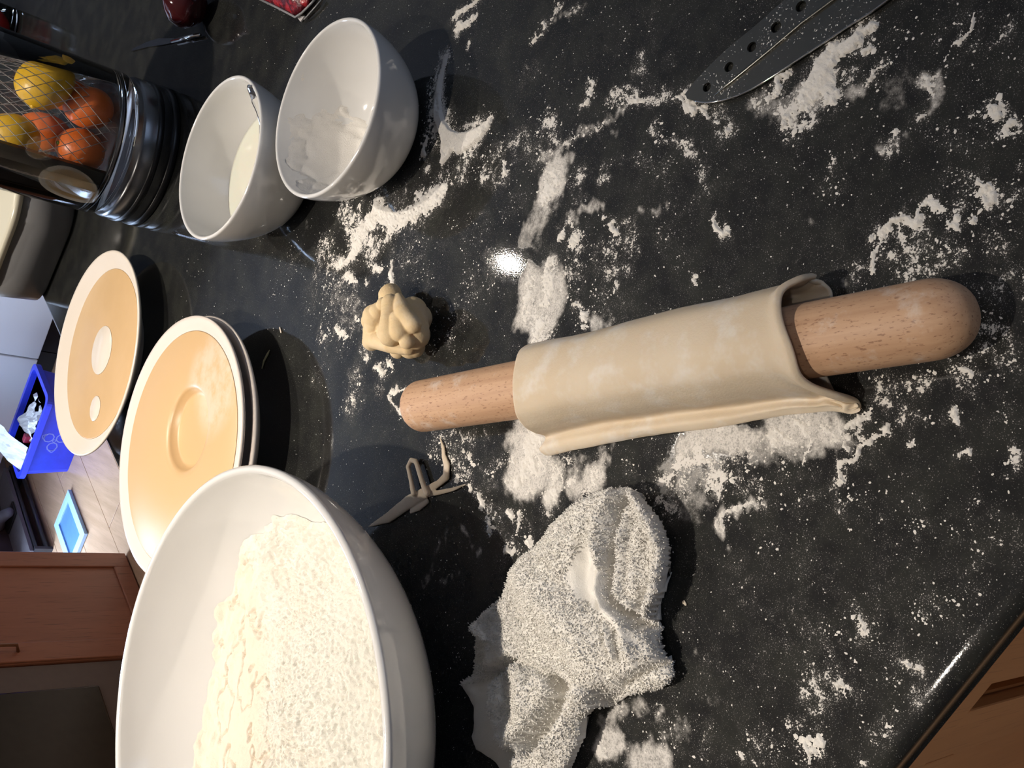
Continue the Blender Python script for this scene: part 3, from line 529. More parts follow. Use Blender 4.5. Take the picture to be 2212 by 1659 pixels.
shell('body', [(rrect(1.865, 2.185, 3.165, 3.375, .025), FLZ), (rrect(1.848, 2.202, 3.148, 3.392, .03), BZ - .02), (rrect(1.852, 2.198, 3.152, 3.388, .03), BZ - .02), (rrect(1.869, 2.181, 3.169, 3.371, .025), FLZ + .006)], BLUE, binT)
shell('rim', [(rrect(1.846, 2.204, 3.146, 3.394, .03), BZ - .022), (rrect(1.834, 2.216, 3.134, 3.406, .035), BZ - .020), (rrect(1.834, 2.216, 3.134, 3.406, .035), BZ), (rrect(1.852, 2.198, 3.152, 3.388, .03), BZ), (rrect(1.852, 2.198, 3.152, 3.388, .03), BZ - .022)], BLUE, binT)
# recycling mark: three bent arrows around a small ring
EMB = simple('emblem_blue', (.22, .28, .85), .4, .02); bm = bmesh.new()
def epl(a, b): f = (FLZ + .095 + b - FLZ) / (BZ - FLZ); return W(2.03 + a, 3.164 - .016 * (FLZ + .095 + b - FLZ) / (BZ - .02 - FLZ), FLZ + .095 + b)
def estrip(P, wd):
    for (a, b) in zip(P[:-1], P[1:]):
        d = np.array(b) - np.array(a); n = np.array([-d[1], d[0]]) / np.linalg.norm(d) * wd / 2
        q = [bm.verts.new(epl(*(np.array(s) + k * n))) for s, k in ((a, 1), (b, 1), (b, -1), (a, -1))]; bm.faces.new(q)
for k in range(3):
    rot = lambda p: (p[0] * math.cos(k * 2.094) - p[1] * math.sin(k * 2.094), p[0] * math.sin(k * 2.094) + p[1] * math.cos(k * 2.094))
    hexa = [(.027 + .019 * math.cos(a), .019 * math.sin(a)) for a in np.linspace(0, 2 * PI, 9)]
    estrip([rot(p) for p in hexa], .0045)
    estrip([rot(p) for p in ((.046, .008), (.054, -.006), (.041, -.016), (.046, .008))], .003)
estrip([(.006 * math.cos(a), .006 * math.sin(a)) for a in np.linspace(0, 2 * PI, 9)], .0025)
bm_mesh('emblem', bm, EMB, binT, fix=False)
PAPER = simple('white_paper', (.8, .82, .83), .7, .04, 20)
def crumple(name, u0, u1, v0, v1, z0, amp, label, seed, tilt=(0, 0)):
    n = 12; V = []; Fc = []
    for j in range(n):
        for i in range(n):
            a, b = i / (n - 1), j / (n - 1); h = (fbm(np.array([a * 3.1 + seed]), np.array([b * 3.1]), 3, 60)[0] - .5) * amp + tilt[0] * a + tilt[1] * b
            V.append(W(u0 + (u1 - u0) * a, v0 + (v1 - v0) * b, z0 + h))
    for j in range(n - 1):
        for i in range(n - 1): k = j * n + i; Fc.append((k, k + 1, k + n + 1, k + n))
    o = mesh(name, V, Fc, PAPER, None, smooth=False, loc=W((u0 + u1) / 2, (v0 + v1) / 2, z0)); md = o.modifiers.new('s', 'SOLIDIFY'); md.thickness = .001; setp(o, label, 'paper'); return o
crumple('paper', 1.93, 2.06, 3.18, 3.33, BZ - .02, .06, 'crumpled white paper in the middle of the blue box', 1, (.02, .0))
crumple('paper', 2.08, 2.195, 3.17, 3.37, BZ - .0, .03, 'big white sheet sticking up at the left end of the blue box', 5, (-.02, .10))
crumple('paper', 1.875, 1.93, 3.18, 3.26, BZ - .03, .03, 'small white scrap of paper at the right end of the blue box', 9)
rd = box('packet', 2.045, 2.075, 3.19, 3.215, BZ - .03, BZ + .012, simple('red_card', (.3, .02, .05), .4), bev=.003, loc=W(2.06, 3.2, BZ)); setp(rd, 'small dark red packet among the papers in the blue box', 'packet')

# ---------------------------------------------------------------- bowls
def bowl_prof(R, h, f, a, t, rimr):
    out = [(R * f * .94, 0.)]; zz = np.linspace(0, 1, 26)
    rr = R * (f + (1 - f) * (1 - (1 - zz) ** a) ** (1 / a)); P = list(zip(rr, zz * h)); out += P[:-1]
    # rounded lip, then the inside
    for k in range(6): b = PI * k / 5; out.append((R - rimr + rimr * math.cos(b), h - rimr + rimr * math.sin(b)))
    for r_, z_ in P[::-1][2:-1]: out.append((max(r_ - t * (1 + .2 * (1 - z_ / h)), .004), max(z_, t * 1.1)))
    out.append((R * f * .6, t * 1.1)); out.append((0, t * 1.1)); out.insert(0, (0, .0015)); out.insert(1, (R * f * .8, .0015)); out[2] = (R * f * .86, 0); return out
def inner_r(R, h, f, a, t, z): zz = min(max(z / h, 0), 1); return R * (f + (1 - f) * (1 - (1 - zz) ** a) ** (1 / a)) - t * (1 + .2 * (1 - zz))
BB = (-.270, .560); BBp = (.181, .110, .33, 1.6, .006, .0032)
NB = (.187, .668); NBp = (.0735, .068, .36, 1.85, .0035, .0017)
FB = (.150, .822); FBp = (.0765, .077, .42, 1.65, .0035, .0017)
for nm, c, p, lb, n in (('mixing_bowl', BB, BBp, 'large white ceramic mixing bowl heaped with flour', 160), ('small_bowl', NB, NBp, 'small white bowl with a dusting of flour, nearer of the pair', 120), ('small_bowl', FB, FBp, 'small white bowl holding egg wash and a teaspoon', 120)):
    o = lathe(nm, bowl_prof(*p), CERAMIC, None, (*c, 0.0003), n, loc=(*c, 0)); setp(o, lb, 'bowl', 'small white bowls' if nm == 'small_bowl' else None)
# flour inside the mixing bowl
nr_, na = 190, 560
V = []; R, h = BBp[0], BBp[1]
ra = np.linspace(0, 1, nr_); th = np.linspace(0, 2 * PI, na, endpoint=False)
def bowl_level(x, y):
    z = .050 + .018 * np.exp(-((x - .05) ** 2 + (y + .05) ** 2) / .006) + .016 * np.exp(-((x + .06) ** 2 + (y - .01) ** 2) / .004)
    z = z - .012 * np.exp(-((x - .11) ** 2 + (y - .0) ** 2) / .002) + .06 * np.clip(-x - .02, 0, 1) + .004
    z = z - .012 * np.exp(-((x + .02) ** 2 + (y + .11) ** 2) / .0012) + 0.022 * (fbm(x * 16 + 4, y * 16 + 2, 3, 170) - .5) * sstep(.06, .13, np.hypot(x, y)) + .012 * (fbm(x * 60, y * 60, 3, 174) - .5) * sstep(.08, .14, np.hypot(x, y))
    return z
A, B = np.meshgrid(th, ra)
rad = np.full(A.shape, .1)
for it in range(12):
    zz = bowl_level(rad * np.cos(A), rad * np.sin(A)); zc = np.clip(zz / h, 0, 1)
    lim = R * (BBp[2] + (1 - BBp[2]) * (1 - (1 - zc) ** BBp[3]) ** (1 / BBp[3])) - BBp[4] * (1 + .2 * (1 - zc)); rad = lim * 1.0
rim_r = lim[-1:] * np.ones_like(A); rr = B * rim_r
for it in range(3):
    zz = bowl_level(rr * np.cos(A), rr * np.sin(A))
px_, py_ = rr * np.cos(A), rr * np.sin(A)
gran = sstep(-.03, .05, px_ * .75 - (py_ - .03) * .9)                    # coarse grain on the near right part
lum = fbm(px_ * 55 + 3, py_ * 55, 4, 70); gr = fbm(px_ * 560, py_ * 560, 2, 75); crk = np.abs(fbm(px_ * 30 + 8, py_ * 30 + 5, 4, 78) - .5)
zz = zz + (lum - .5) * .007 + (gr - .5) * .0052 * (.05 + gran) - .004 * (1 - gran) * sstep(.03, .0, crk)
edge = sstep(.93, 1., B); zz = zz * (1 - edge) + edge * (bowl_level(px_, py_) + .0006)
V = np.stack([px_ + BB[0], py_ + BB[1], zz + .0003], -1).reshape(-1, 3)
ii = np.arange(nr_ * na).reshape(nr_, na); nx_ = np.roll(ii, -1, 1); Fc = np.stack([ii[:-1], ii[1:], nx_[1:], nx_[:-1]], -1).reshape(-1, 4)
def m_bowlflour():
    t = NT('bowl_flour_mix'); a = t.n('ShaderNodeAttribute', attribute_name='grain').outputs['Fac']; n = t.noise(500, 4, .65); k = t.noise(30, 4)
    c = t.mix(t.math('MULTIPLY', t.ramp(a, .1, .7), t.ramp(k, .3, .6, .6, 1.)), (.74, .66, .55), (.73, .71, .64)); t.set(Base_Color=c, Roughness=.95, Specular_IOR_Level=.1); t.bump(n, .7, .0012); return t.m
bf = mesh('flour', V, Fc, m_bowlflour(), loc=(*BB, .05)); at_ = bf.data.attributes.new('grain', 'FLOAT', 'POINT'); at_.data.foreach_set('value', gran.ravel())
setp(bf, 'heap of loose flour filling the large white mixing bowl', 'flour', kind='stuff')
# flour left in the small bowl
n_ = 80; V = []; Fc = []; R, h, f_, a_, t_, _r = NBp
rf = inner_r(R, h, f_, a_, t_, .0052) - .001
for j in range(40):
    for i in range(n_ + 1):
        a = math.radians(48 + 150 * i / n_); s = j / 39
        if s < .4: r, z, nr_x = .006 + (rf - .006) * s / .4, .0050, 0.
        else: z = .0050 + .056 * (s - .4) / .6; r = inner_r(R, h, f_, a_, t_, z) - .0004; nr_x = 1.
        k = fbm(np.array([i * .17]), np.array([j * .22]), 4, 85)[0]; e = math.sin(PI * i / n_) * math.sin(PI * min(1, s * .8 + .12)) * 1.15
        th_ = .0030 * max(0., min(1., (e - .42 + (k - .5) * 1.5) * 2.4)) - .0007
        V.append((NB[0] + (r - th_ * nr_x) * math.cos(a), NB[1] + (r - th_ * nr_x) * math.sin(a), z + th_ * (1 - .6 * nr_x)))
for j in range(39):
    for i in range(n_): k = j * (n_ + 1) + i; Fc.append((k, k + 1, k + n_ + 2, k + n_ + 1))
o = mesh('flour', V, Fc, FLOUR, loc=(*NB, .02)); setp(o, 'leftover flour clinging inside the small white bowl', 'flour', kind='stuff')
# egg wash and spoon in the far bowl
R, h, f_, a_, t_, _r = FBp; zl = .033; rl = inner_r(R, h, f_, a_, t_, zl) - .0002
o = lathe('egg_wash', [(0, .0043), (rl * .55, .0043), (rl * .98, zl - .002), (rl, zl), (rl * .97, zl - .0003), (0, zl - .0003)], NT('egg_wash').set(Base_Color=(.70, .68, .58), Roughness=.14, Subsurface_Weight=.1), None, (*FB, .0004), 64, loc=(*FB, 0)); setp(o, 'pale yellow egg wash at the bottom of the far small bowl', 'egg wash')
sp_ = thing('teaspoon', 'shiny steel teaspoon leaning inside the far small bowl', 'spoon', (*FB, .02))
def bowlpt(p, ang, z, inset=.003): r_ = inner_r(p[0], p[1], p[2], p[3], p[4], z) - inset; return np.array([FB[0] + r_ * math.cos(ang), FB[1] + r_ * math.sin(ang), z])
hp = catmull([at(560, 340, .030), at(562, 315, .041), at(563, 285, .051), at(561, 262, .0585), at(554, 238, .065), at(545, 217, .070), at(543, 202, .0735), at(550, 190, .0755)], 8)
bm = bmesh.new(); rings = []
for i, p in enumerate(hp):
    t = i / (len(hp) - 1); d = hp[min(i + 1, len(hp) - 1)] - hp[max(i - 1, 0)]; d /= np.linalg.norm(d)
    nrm = np.array([FB[0] - p[0], FB[1] - p[1], .02]); nrm /= np.linalg.norm(nrm); sd = np.cross(d, nrm); sd /= np.linalg.norm(sd)
    wd = (.0022 + .0038 * sstep(.5, .93, t)) * (1 - .75 * sstep(.95, 1., t)); tk = .0011
    rings.append([bm.verts.new(p + sd * wd * x + nrm * tk * y) for x, y in ((-1, 0), (-.7, .8), (0, 1), (.7, .8), (1, 0), (.7, -.8), (0, -1), (-.7, -.8))])
for r0, r1 in zip(rings[:-1], rings[1:]):
    for k in range(8): bm.faces.new((r0[k], r0[(k + 1) % 8], r1[(k + 1) % 8], r1[k]))
bm.faces.new(rings[0][::-1]); bm.faces.new(rings[-1]); bm_mesh('handle', bm, CHROME, sp_, smooth=True)
bm = bmesh.new(); cp = hp[0] + np.array([-.010, .020, -.002]); dirv = Vector(hp[0] - cp).normalized()
bmesh.ops.create_uvsphere(bm, u_segments=24, v_segments=12, radius=1)
bmesh.ops.delete(bm, geom=[v for v in bm.verts if v.co.z > .05], context='VERTS')
ang = math.atan2(dirv.y, dirv.x); bmesh.ops.transform(bm, verts=bm.verts, matrix=Matrix.Translation(Vector(cp)) @ Matrix.Rotation(ang, 4, 'Z') @ Matrix.Diagonal((.023, .014, .006, 1)))
o = bm_mesh('bowl', bm, CHROME, sp_, smooth=True); o.modifiers.new('s', 'SOLIDIFY').thickness = .001

# ---------------------------------------------------------------- plates
TAN = NT('tan_glaze'); _k = TAN.noise(30, 4); TAN.set(Base_Color=TAN.mix(TAN.ramp(_k, .3, .7), (.66, .44, .22), (.63, .415, .20)), Roughness=.3); TAN = TAN.m
t = NT('tan_glaze_dusty'); _k = t.noise(26, 5, .65); _g = t.n('ShaderNodeTexGradient', gradient_type='SPHERICAL', i_Vector=t.n('ShaderNodeMapping', i_Vector=t.tc, i_Location=(-1.15, .75, -.25), i_Scale=(17, 17, 10)).outputs[0]).outputs[1]
TAND = t.set(Base_Color=t.mix(t.math('MULTIPLY', t.ramp(_k, .4, .62), t.ramp(_g, 0, .45, 0, .6)), (.64, .42, .205), (.72, .64, .52)), Roughness=.38)
CREAM = simple('cream_glaze', (.80, .72, .62), .25, .02, 6)
FP = (-.061, 1.155); LP = (-.122, .857)
t = thing('plate', 'tan plate with cream rim and two cream spots, far one of the two', 'plate', (*FP, 0), 'tan plates with pale rims')
lathe('body', [(0, .006), (.055, .006), (.062, 0), (.068, 0), (.070, .008), (.112, .022), (.1245, .0285), (.1255, .0302), (.1245, .0315), (.121, .0312), (.108, .0232), (.100, .0222), (0, .0222)], CREAM, t, (*FP, 0.0003), 120)
lathe('glaze', [(0, .0224), (.1035, .0224), (.1045, .0228), (.1035, .0231), (0, .0230)], TAN, t, (*FP, 0.0003), 120)
for dx, dy, r_ in ((.004, -.002, .030), (-.0655, -.018, .0155)): lathe('spot', [(0, .0231), (r_, .0231), (r_ - .0006, .0236), (0, .0237)], CREAM, t, (FP[0] + dx, FP[1] + dy, .0003), 48)
PINKW = simple('pale_glaze', (.78, .70, .63), .22, .02, 6)
t = thing('plate', 'tan plate with a round hollow in the middle, on top of a pale plate', 'plate', (*LP, .021), 'tan plates with pale rims')
lathe('body', [(0, .026), (.06, .026), (.0635, .0215), (.069, .0215), (.072, .026), (.112, .0365), (.1265, .0432), (.128, .0452), (.1272, .0468), (.124, .0470), (.1175, .0448), (.113, .0430), (.047, .0424), (.0415, .0385), (.039, .0335), (.035, .0330), (0, .0330)], PINKW, t, (*LP, 0), 120)
lathe('glaze', [(0, .0335), (.033, .0335), (.0385, .0340), (.0405, .0390), (.0430, .0422), (.048, .0428), (.112, .0434), (.1135, .0433), (.1125, .0438), (.048, .0434), (.0425, .0430), (.0392, .0405), (.0372, .0352), (.0325, .0344), (0, .0344)], TAND, t, (*LP, 0), 120)
for ch in t.children:
    n = len(ch.data.vertices); A = np.zeros(n * 3); ch.data.vertices.foreach_get('co', A); A = A.reshape(-1, 3); r_ = np.hypot(A[:, 0], A[:, 1]); k = 1 - sstep(.045, .112, r_); up = A[:, 2] > .009
    A[:, 0] += .019 * k * up; A[:, 1] -= .010 * k * up; ch.data.vertices.foreach_set('co', A.ravel()); ch.data.update()
o = lathe('plate', [(0, .010), (.055, .010), (.062, 0.0), (.069, 0.0), (.071, .008), (.112, .0215), (.1275, .0325), (.129, .0345), (.1278, .0362), (.124, .0362), (.110, .0285), (.08, .0205), (0, .0205)], PINKW, None, (LP[0] + .001, LP[1] - .002, .0003), 120, loc=(*LP, 0)); setp(o, 'pale plate lying underneath the tan plate with the hollow', 'plate')

# ---------------------------------------------------------------- rolling pin, in pin axes: s along (far -> near), w to the left
A0 = at(900, 867, .022)[:2]; B0 = at(2093, 692, .022)[:2]; SA = (B0 - A0); LPN = np.linalg.norm(SA); SA = SA / LPN; WA = np.array([SA[1], -SA[0]])
def pin_c(s): return .0044 - .0195 * s
pr = .0188; pz = pr + .0036
def pinW(s, wv, z): q = A0 + SA * s + WA * wv; return np.array([q[0], q[1], z])
pa, pb = pinW(-.004, pin_c(-.004), 0), pinW(LPN + .004, pin_c(LPN + .004), 0); Lp = np.linalg.norm(pb - pa)
prof = []
for k in range(13): a = PI / 2 * k / 12; prof.append((pr * math.sin(a) ** .8, .0125 * (1 - math.cos(a))))
prof += [(pr + .0003 * math.sin(PI * q), .0125 + (Lp - .0125 - .021) * q) for q in np.linspace(.04, .96, 12)]
for k in range(13): a = PI / 2 * k / 12; prof.append((pr * math.cos(a) ** .85, Lp - .021 + .021 * math.sin(a)))
V, Fc = lathe_arrays(prof, 64); V = [(z, x, y) for x, y, z in V]
pin = mesh('rolling_pin', V, Fc, BEECH); pin.location = (pa[0], pa[1], pz); pin.rotation_euler = (0, 0, math.atan2((pb - pa)[1], (pb - pa)[0]))
bm = bmesh.new(); bm.from_mesh(pin.data); bmesh.ops.recalc_face_normals(bm, faces=bm.faces); bm.to_mesh(pin.data); bm.free()
setp(pin, 'beech wood rolling pin wrapped in a sheet of dough', 'rolling pin')

# dough wrapped round it
S0, S1 = .1155, .3195; ns = 124
def itp(s, xs_, ys_): return float(np.interp(s, xs_, ys_))
rings = []
for i in range(ns):
    t = i / (ns - 1); s = S0 + (S1 - S0) * t; c = pin_c(s)
    wf = itp(s, [.1087, .1407, .1949, .2426, .285, .3106, .3254], [.0445, .041, .0365, .0350, .0312, .0302, .0265])
    wc = itp(s, [.1087, .1183, .1627, .2144, .2599, .2874, .3078, .325], [.034, .0312, .0262, .0245, .0240, .0225, .0240, .0262])
    wr = itp(s, [.1087, .1159, .1687, .2362, .3026, .325], [-.0282, -.0285, -.0292, -.0334, -.0352, -.0362])
    g = sstep(.55, 1., t); top_ = pz + pr + .0036 + .0015 * g
    sl = .0205 + .0045 * g
    hw_l = max(wc - c, .0225 + .002 * g); hw_r = c - wr; zt = top_
    el = lambda a, hw: (hw * math.cos(a) ** .8, .006 + (zt - .006) * math.sin(a) ** .9)
    l1, l2, l3 = el(.28, hw_l), el(.62, hw_l), el(1.05, hw_l); r1, r2, r3, r4 = el(1.05, hw_r), el(.65, hw_r), el(.32, hw_r), el(.10, hw_r)
    wk = c + hw_l; wf = max(wf, wk + .0045)
    P = [(wf, .0022), (wf - .002, .0058), ((wf + wk) / 2 + .0006, .0072), (wk + .0004, .0056), (c + l1[0], l1[1]), (c + l2[0], l2[1]), (c + l3[0], l3[1]), (c, zt), (c - r1[0], r1[1]), (c - r2[0], r2[1]), (c - r3[0], r3[1]), (c - r4[0], r4[1]), (wr + .003, .0012), (c - .008, .0005), (c + .012, .0005), (wk - .002, .0005), (wf - .003, .0005)]
    rings.append(catmull(P, 7, closed=True))
rings = np.array(rings); m = rings.shape[1]
V = []
for i in range(ns):
    t = i / (ns - 1)
    for j in range(m):
        wv, z = rings[i, j]; q = j / m
        # how far each strand of the edge runs, near and far
        far = .006 * math.exp(-((q - .42) / .10) ** 2) - .006 * math.exp(-((q - .08) / .09) ** 2)
        near = .0075 * math.exp(-((q - .28) / .07) ** 2) + .0185 * math.exp(-((q - .12) / .1) ** 2) + .003 * math.sin(q * 37) + .004 * math.exp(-((q - .60) / .03) ** 2) - .0105
        s = S0 + far * (1 - t) ** 2 + (S1 - S0) * t + near * t ** 3
        nz = fbm(np.array([s * 60.]), np.array([q * 9.]), 3, 90)[0] - .5; nz2 = fbm(np.array([s * 22.]), np.array([q * 5.]), 2, 93)[0] - .5
        c = pin_c(s); dx, dz = wv - c, z - pz; L = math.hypot(dx, dz); k = (.0006 * nz + .0016 * nz2) * (z > .001)
        k += (.0030 * math.exp(-((t - .98) / .020) ** 2) - .0020 * math.exp(-((t - .925) / .011) ** 2) * math.exp(-((q - .20) / .09) ** 2)) * (z > .0035) * (1 if q < .72 else 0)
        if q < .30 and t > .8: k += .0022 * sstep(.8, 1., t) * sstep(.30, .14, q) * (z > .003)
        V.append(pinW(s, wv + dx / L * k, max(z + dz / L * k, .0004)))
ii = np.arange(ns * m).reshape(ns, m); nx_ = np.roll(ii, -1, 1); Fc = np.stack([ii[:-1], nx_[:-1], nx_[1:], ii[1:]], -1).reshape(-1, 4)
dg_ = mesh('dough_sheet', V, Fc, DOUGH, loc=pinW(.22, 0, 0))
bm = bmesh.new(); bm.from_mesh(dg_.data); bmesh.ops.recalc_face_normals(bm, faces=bm.faces); bm.to_mesh(dg_.data); bm.free()
md = dg_.modifiers.new('thick', 'SOLIDIFY'); md.thickness = .0028; md.offset = -1
md = dg_.modifiers.new('round', 'SUBSURF'); md.levels = 1; md.render_levels = 1
setp(dg_, 'sheet of pale dough wrapped around the rolling pin, open at the near end', 'dough')

# ---------------------------------------------------------------- ball of dough and scraps
def z7(x, y, z): return at(700 + x / 5.53, 560 + y / 5.53, z)
B_ = [(z7(830, 780, .017), .017, 1.0), (z7(860, 700, .018), .016, 1.), (z7(800, 850, .018), .015, 1.)]
B_ += capsule(z7(790, 520, .038), z7(770, 720, .0405), .0062, .0056) + capsule(z7(770, 720, .0405), z7(790, 900, .039), .0058, .0082) + [(z7(740, 880, .036), .0065, 1), (z7(850, 890, .036), .0065, 1), (z7(710, 540, .035), .005, 1), (z7(850, 540, .035), .0055, 1)]
B_ += [(z7(600, 680, .033), .0085, 1), (z7(590, 800, .031), .0065, 1), (z7(560, 740, .029), .007, 1), (z7(640, 620, .035), .006, 1)] + capsule(z7(500, 740, .025), z7(560, 740, .027), .0022, .005)
B_ += capsule(z7(590, 960, .028), z7(800, 1020, .031), .0065, .006) + capsule(z7(800, 1020, .031), z7(1000, 1050, .026), .0062, .0055) + capsule(z7(580, 850, .025), z7(570, 980, .022), .007, .007)
B_ += capsule(z7(890, 460, .034), z7(950, 640, .0375), .0035, .0065) + capsule(z7(880, 700, .039), z7(900, 860, .038), .0055, .007) + capsule(z7(950, 640, .0375), z7(1060, 780, .034), .0062, .006) + capsule(z7(940, 850, .036), z7(990, 980, .033), .005, .0055)
B_ += capsule(z7(1060, 620, .024), z7(1080, 900, .024), .010, .0105) + capsule(z7(1020, 1060, .020), z7(1070, 1040, .018), .0075, .008) + [(z7(790, 440, .024), .0085, 1), (z7(800, 410, .016), .0075, 1), (z7(880, 1090, .012), .006, 1), (z7(1120, 700, .014), .010, 1), (z7(1100, 900, .013), .010, 1)]
B_ = [(c_, r_ * (1.1 if r_ < .012 else 1.), f_) for c_, r_, f_ in B_]
bl = blob('dough_ball', B_, .00055, DOUGHB, None, loc=at(850, 712, 0), smooth=3, noise=.0005); setp(bl, 'small crumpled ball of leftover dough on the worktop', 'dough')
def z8(x, y, z=0.): return at(780 + x / 4.147, 900 + y / 4.147, z)
def ribbon(P, wds, fl, z):
    out = []
    for (p, q, a, b) in zip(P[:-1], P[1:], wds[:-1], wds[1:]): out += capsule(z8(*p, z), z8(*q, z), a, b, fl)
    return out
sc_ = []
sc_ += ribbon([(60, 990), (250, 900), (420, 770), (560, 690), (690, 600)], [.0006, .0045, .0055, .0048, .0028], .35, .0014)
sc_ += ribbon([(690, 600), (760, 540), (770, 440), (740, 350), (735, 280), (710, 190)], [.0028, .0034, .0032, .0022, .0018, .0006], .5, .0016)
sc_ += ribbon([(560, 700), (700, 680), (830, 650), (930, 610)], [.0022, .002, .0016, .0007], .5, .0012)
sc_ += ribbon([(470, 690), (445, 560), (420, 450), (450, 390), (490, 400), (520, 490), (560, 620), (590, 690)], [.0022, .0019, .0019, .002, .002, .0021, .0022, .0024], .8, .0048)
sc_ += ribbon([(450, 850), (520, 810), (590, 760)], [.0018, .003, .0022], .4, .0009)
o = blob('dough_scrap', sc_, .00055, SCRAP, None, loc=z8(520, 700), smooth=2, noise=.0003); setp(o, 'torn strip of dough with a loop, lying beside the large bowl', 'dough')
def flake(px, wds, lb, mat, z=.001, fl=.4):
    b = []
    for (p, q, a, c_) in zip(px[:-1], px[1:], wds[:-1], wds[1:]): b += capsule(at(*p, z), at(*q, z), a, c_, fl)
    o = blob('dough_flake', b, .0005, mat, None, loc=at(*px[0], 0), smooth=1); setp(o, lb, 'dough'); return o
flake([(566, 795), (570, 780), (578, 765), (582, 757)], [.001, .0016, .0018, .0008], 'small greenish dough flake near the plate with the hollow', m_dough('flake', (.46, .42, .24), .1))
flake([(604, 708), (607, 718)], [.001, .001], 'tiny pale dough crumb between the plates and the dough ball', DOUGH)
flake([(1477, 1301), (1481, 1306)], [.0012, .0009], 'tiny pale dough crumb to the right of the towel', DOUGH)

# ---------------------------------------------------------------- knife
def kx(x, y, z=0.): return at(1400 + x / 2.724, y / 2.724, z)
kn = thing('knife', 'steel kitchen knife with a row of round holes, flour on its blade', 'knife', kx(620, 300))
spine = [kx(235, 562), kx(290, 490), kx(400, 375), kx(520, 265), kx(650, 160), kx(830, 0)]
d_ = spine[-1] - spine[-2]; d_ /= np.linalg.norm(d_); spine.append(spine[-1] + d_ * .11)
edge = [kx(245, 590), kx(330, 612), kx(430, 605), kx(560, 565), kx(700, 490), kx(900, 360), kx(1180, 175), kx(1440, 0)]
e_ = edge[-1] - edge[-2]; e_ /= np.linalg.norm(e_); edge.append(edge[-1] + d_ * .06 - e_ * 0)
sp2 = catmull(spine, 6); ed2 = catmull(edge, 6)
outl = [p[:2] for p in sp2] + [p[:2] for p in ed2[::-1]]
holes = [(492, 405, 30), (626, 288, 31), (768, 172, 34), (914, 50, 34), (362, 524, 27)]
hw = [(kx(x, y)[:2], r_ / 2.724 * .00030 * (.9 + .25 * i)) for i, (x, y, r_) in enumerate(holes)]
hc = hw[:]; hw = []
for x, y, r_ in holes:
    p = kx(x, y); q = kx(x + r_ * .87, y + r_ * .3); q2 = kx(x - r_ * .5, y + r_); hw.append((p[:2], (np.linalg.norm(q - p) + np.linalg.norm(q2 - p)) / 2 * .9))
dirk = d_[:2]; 
for k in range(1, 3): hw.append((hw[3][0] + (hw[3][0] - hw[2][0]) * k, hw[3][1]))
bmk = bmesh.new()
def loop2(P, z): vs_ = [bmk.verts.new((p[0], p[1], z)) for p in P]; return vs_, [bmk.edges.new((vs_[i], vs_[(i + 1) % len(vs_)])) for i in range(len(vs_))]
BZK = .0030
_, es = loop2(outl, BZK)
for c_, r_ in hw: es += loop2([(c_[0] + r_ * math.cos(a), c_[1] + r_ * math.sin(a)) for a in np.linspace(0, 2 * PI, 25)[:-1]], BZK)[1]
bmesh.ops.triangle_fill(bmk, use_beauty=True, use_dissolve=False, edges=es)
for f in list(bmk.faces):
    cc_ = f.calc_center_median()
    if any(math.hypot(cc_.x - c_[0], cc_.y - c_[1]) < r_ * .93 and all(math.hypot(v.co.x - c_[0], v.co.y - c_[1]) < r_ * 1.02 for v in f.verts) for c_, r_ in hw): bmk.faces.remove(f)
    elif not in_poly(np.array([cc_.x]), np.array([cc_.y]), outl)[0]: bmk.faces.remove(f)
KST = NT('blade_steel'); _n = KST.noise(700, 3, .6); _q = KST.noise(42, 3); _s = KST.ramp(KST.math('ADD', KST.math('MULTIPLY', _n, .75), KST.math('MULTIPLY', _q, .25)), .605, .635)
KST.set(Base_Color=KST.mix(_s, (.21, .21, .19), (.72, .7, .66)), Metallic=KST.math('SUBTRACT', 1., _s), Roughness=KST.math('MULTIPLY_ADD', _s, .6, .28)); KST = KST.m
o = bm_mesh('blade', bmk, KST, kn, smooth=False); o.modifiers.new('t', 'SOLIDIFY').thickness = .0018
rl_ = [kx(392, 560, .0032), kx(480, 490, .0034), kx(700, 310, .0034), kx(900, 140, .0034), kx(1090, 0, .0034)]; rl_.append(rl_[-1] + d_ * .05)
tube('ridge', rl_, [.0004, .0011, .0012, .0012, .0012, .0008], KST, kn)
bv = [p + np.array([0, 0, BZK - .0002]) for p in ed2[3:]]; tube('cutting_edge', bv, .0005, CHROME, kn, 6)
hs = (spine[-1] + edge[-1]) / 2; 
bm = bmesh.new(); 
add_tube(bm, [hs + d_ * k + np.array([0, 0, .012]) for k in (-.01, 0, .03, .08, .12, .128)], [.010, .0125, .0118, .0135, .0125, .008], 16); bm_mesh('handle', bm, BLACKP, kn, smooth=True)

# ---------------------------------------------------------------- towel
def z4(x, y): return at(940 + x / 2.596, 1020 + y / 2.596, .021)[:2]
OUT = [(1060, 82), (1130, 100), (1200, 180), (1270, 280), (1300, 400), (1306, 540), (1285, 650), (1240, 770), (1205, 850), (1200, 900), (1235, 1000), (1280, 1150), (1255, 1195), (1180, 1232), (1010, 1262), (930, 1310), (862, 1345), (822, 1385), (800, 1500), (792, 1600), (740, 1700), (690, 1780), (600, 1830), (480, 1800), (330, 1700), (250, 1620), (180, 1570), (150, 1490), (165, 1410), (155, 1330), (115, 1215), (140, 1170), (190, 1140), (190, 1050), (220, 900), (250, 860), (310, 790), (400, 710), (430, 620), (470, 550), (600, 430), (700, 290), (800, 195), (950, 112)]
OW = [at(940 + x / 2.596, 1020 + y / 2.596, .019 if k < 19 else .013)[:2] for k, (x, y) in enumerate(OUT)]; cell = .00075
xs_ = [p[0] for p in OW]; ys_ = [p[1] for p in OW]
X, Y = np.meshgrid(np.arange(min(xs_), max(xs_), cell), np.arange(min(ys_), max(ys_), cell))
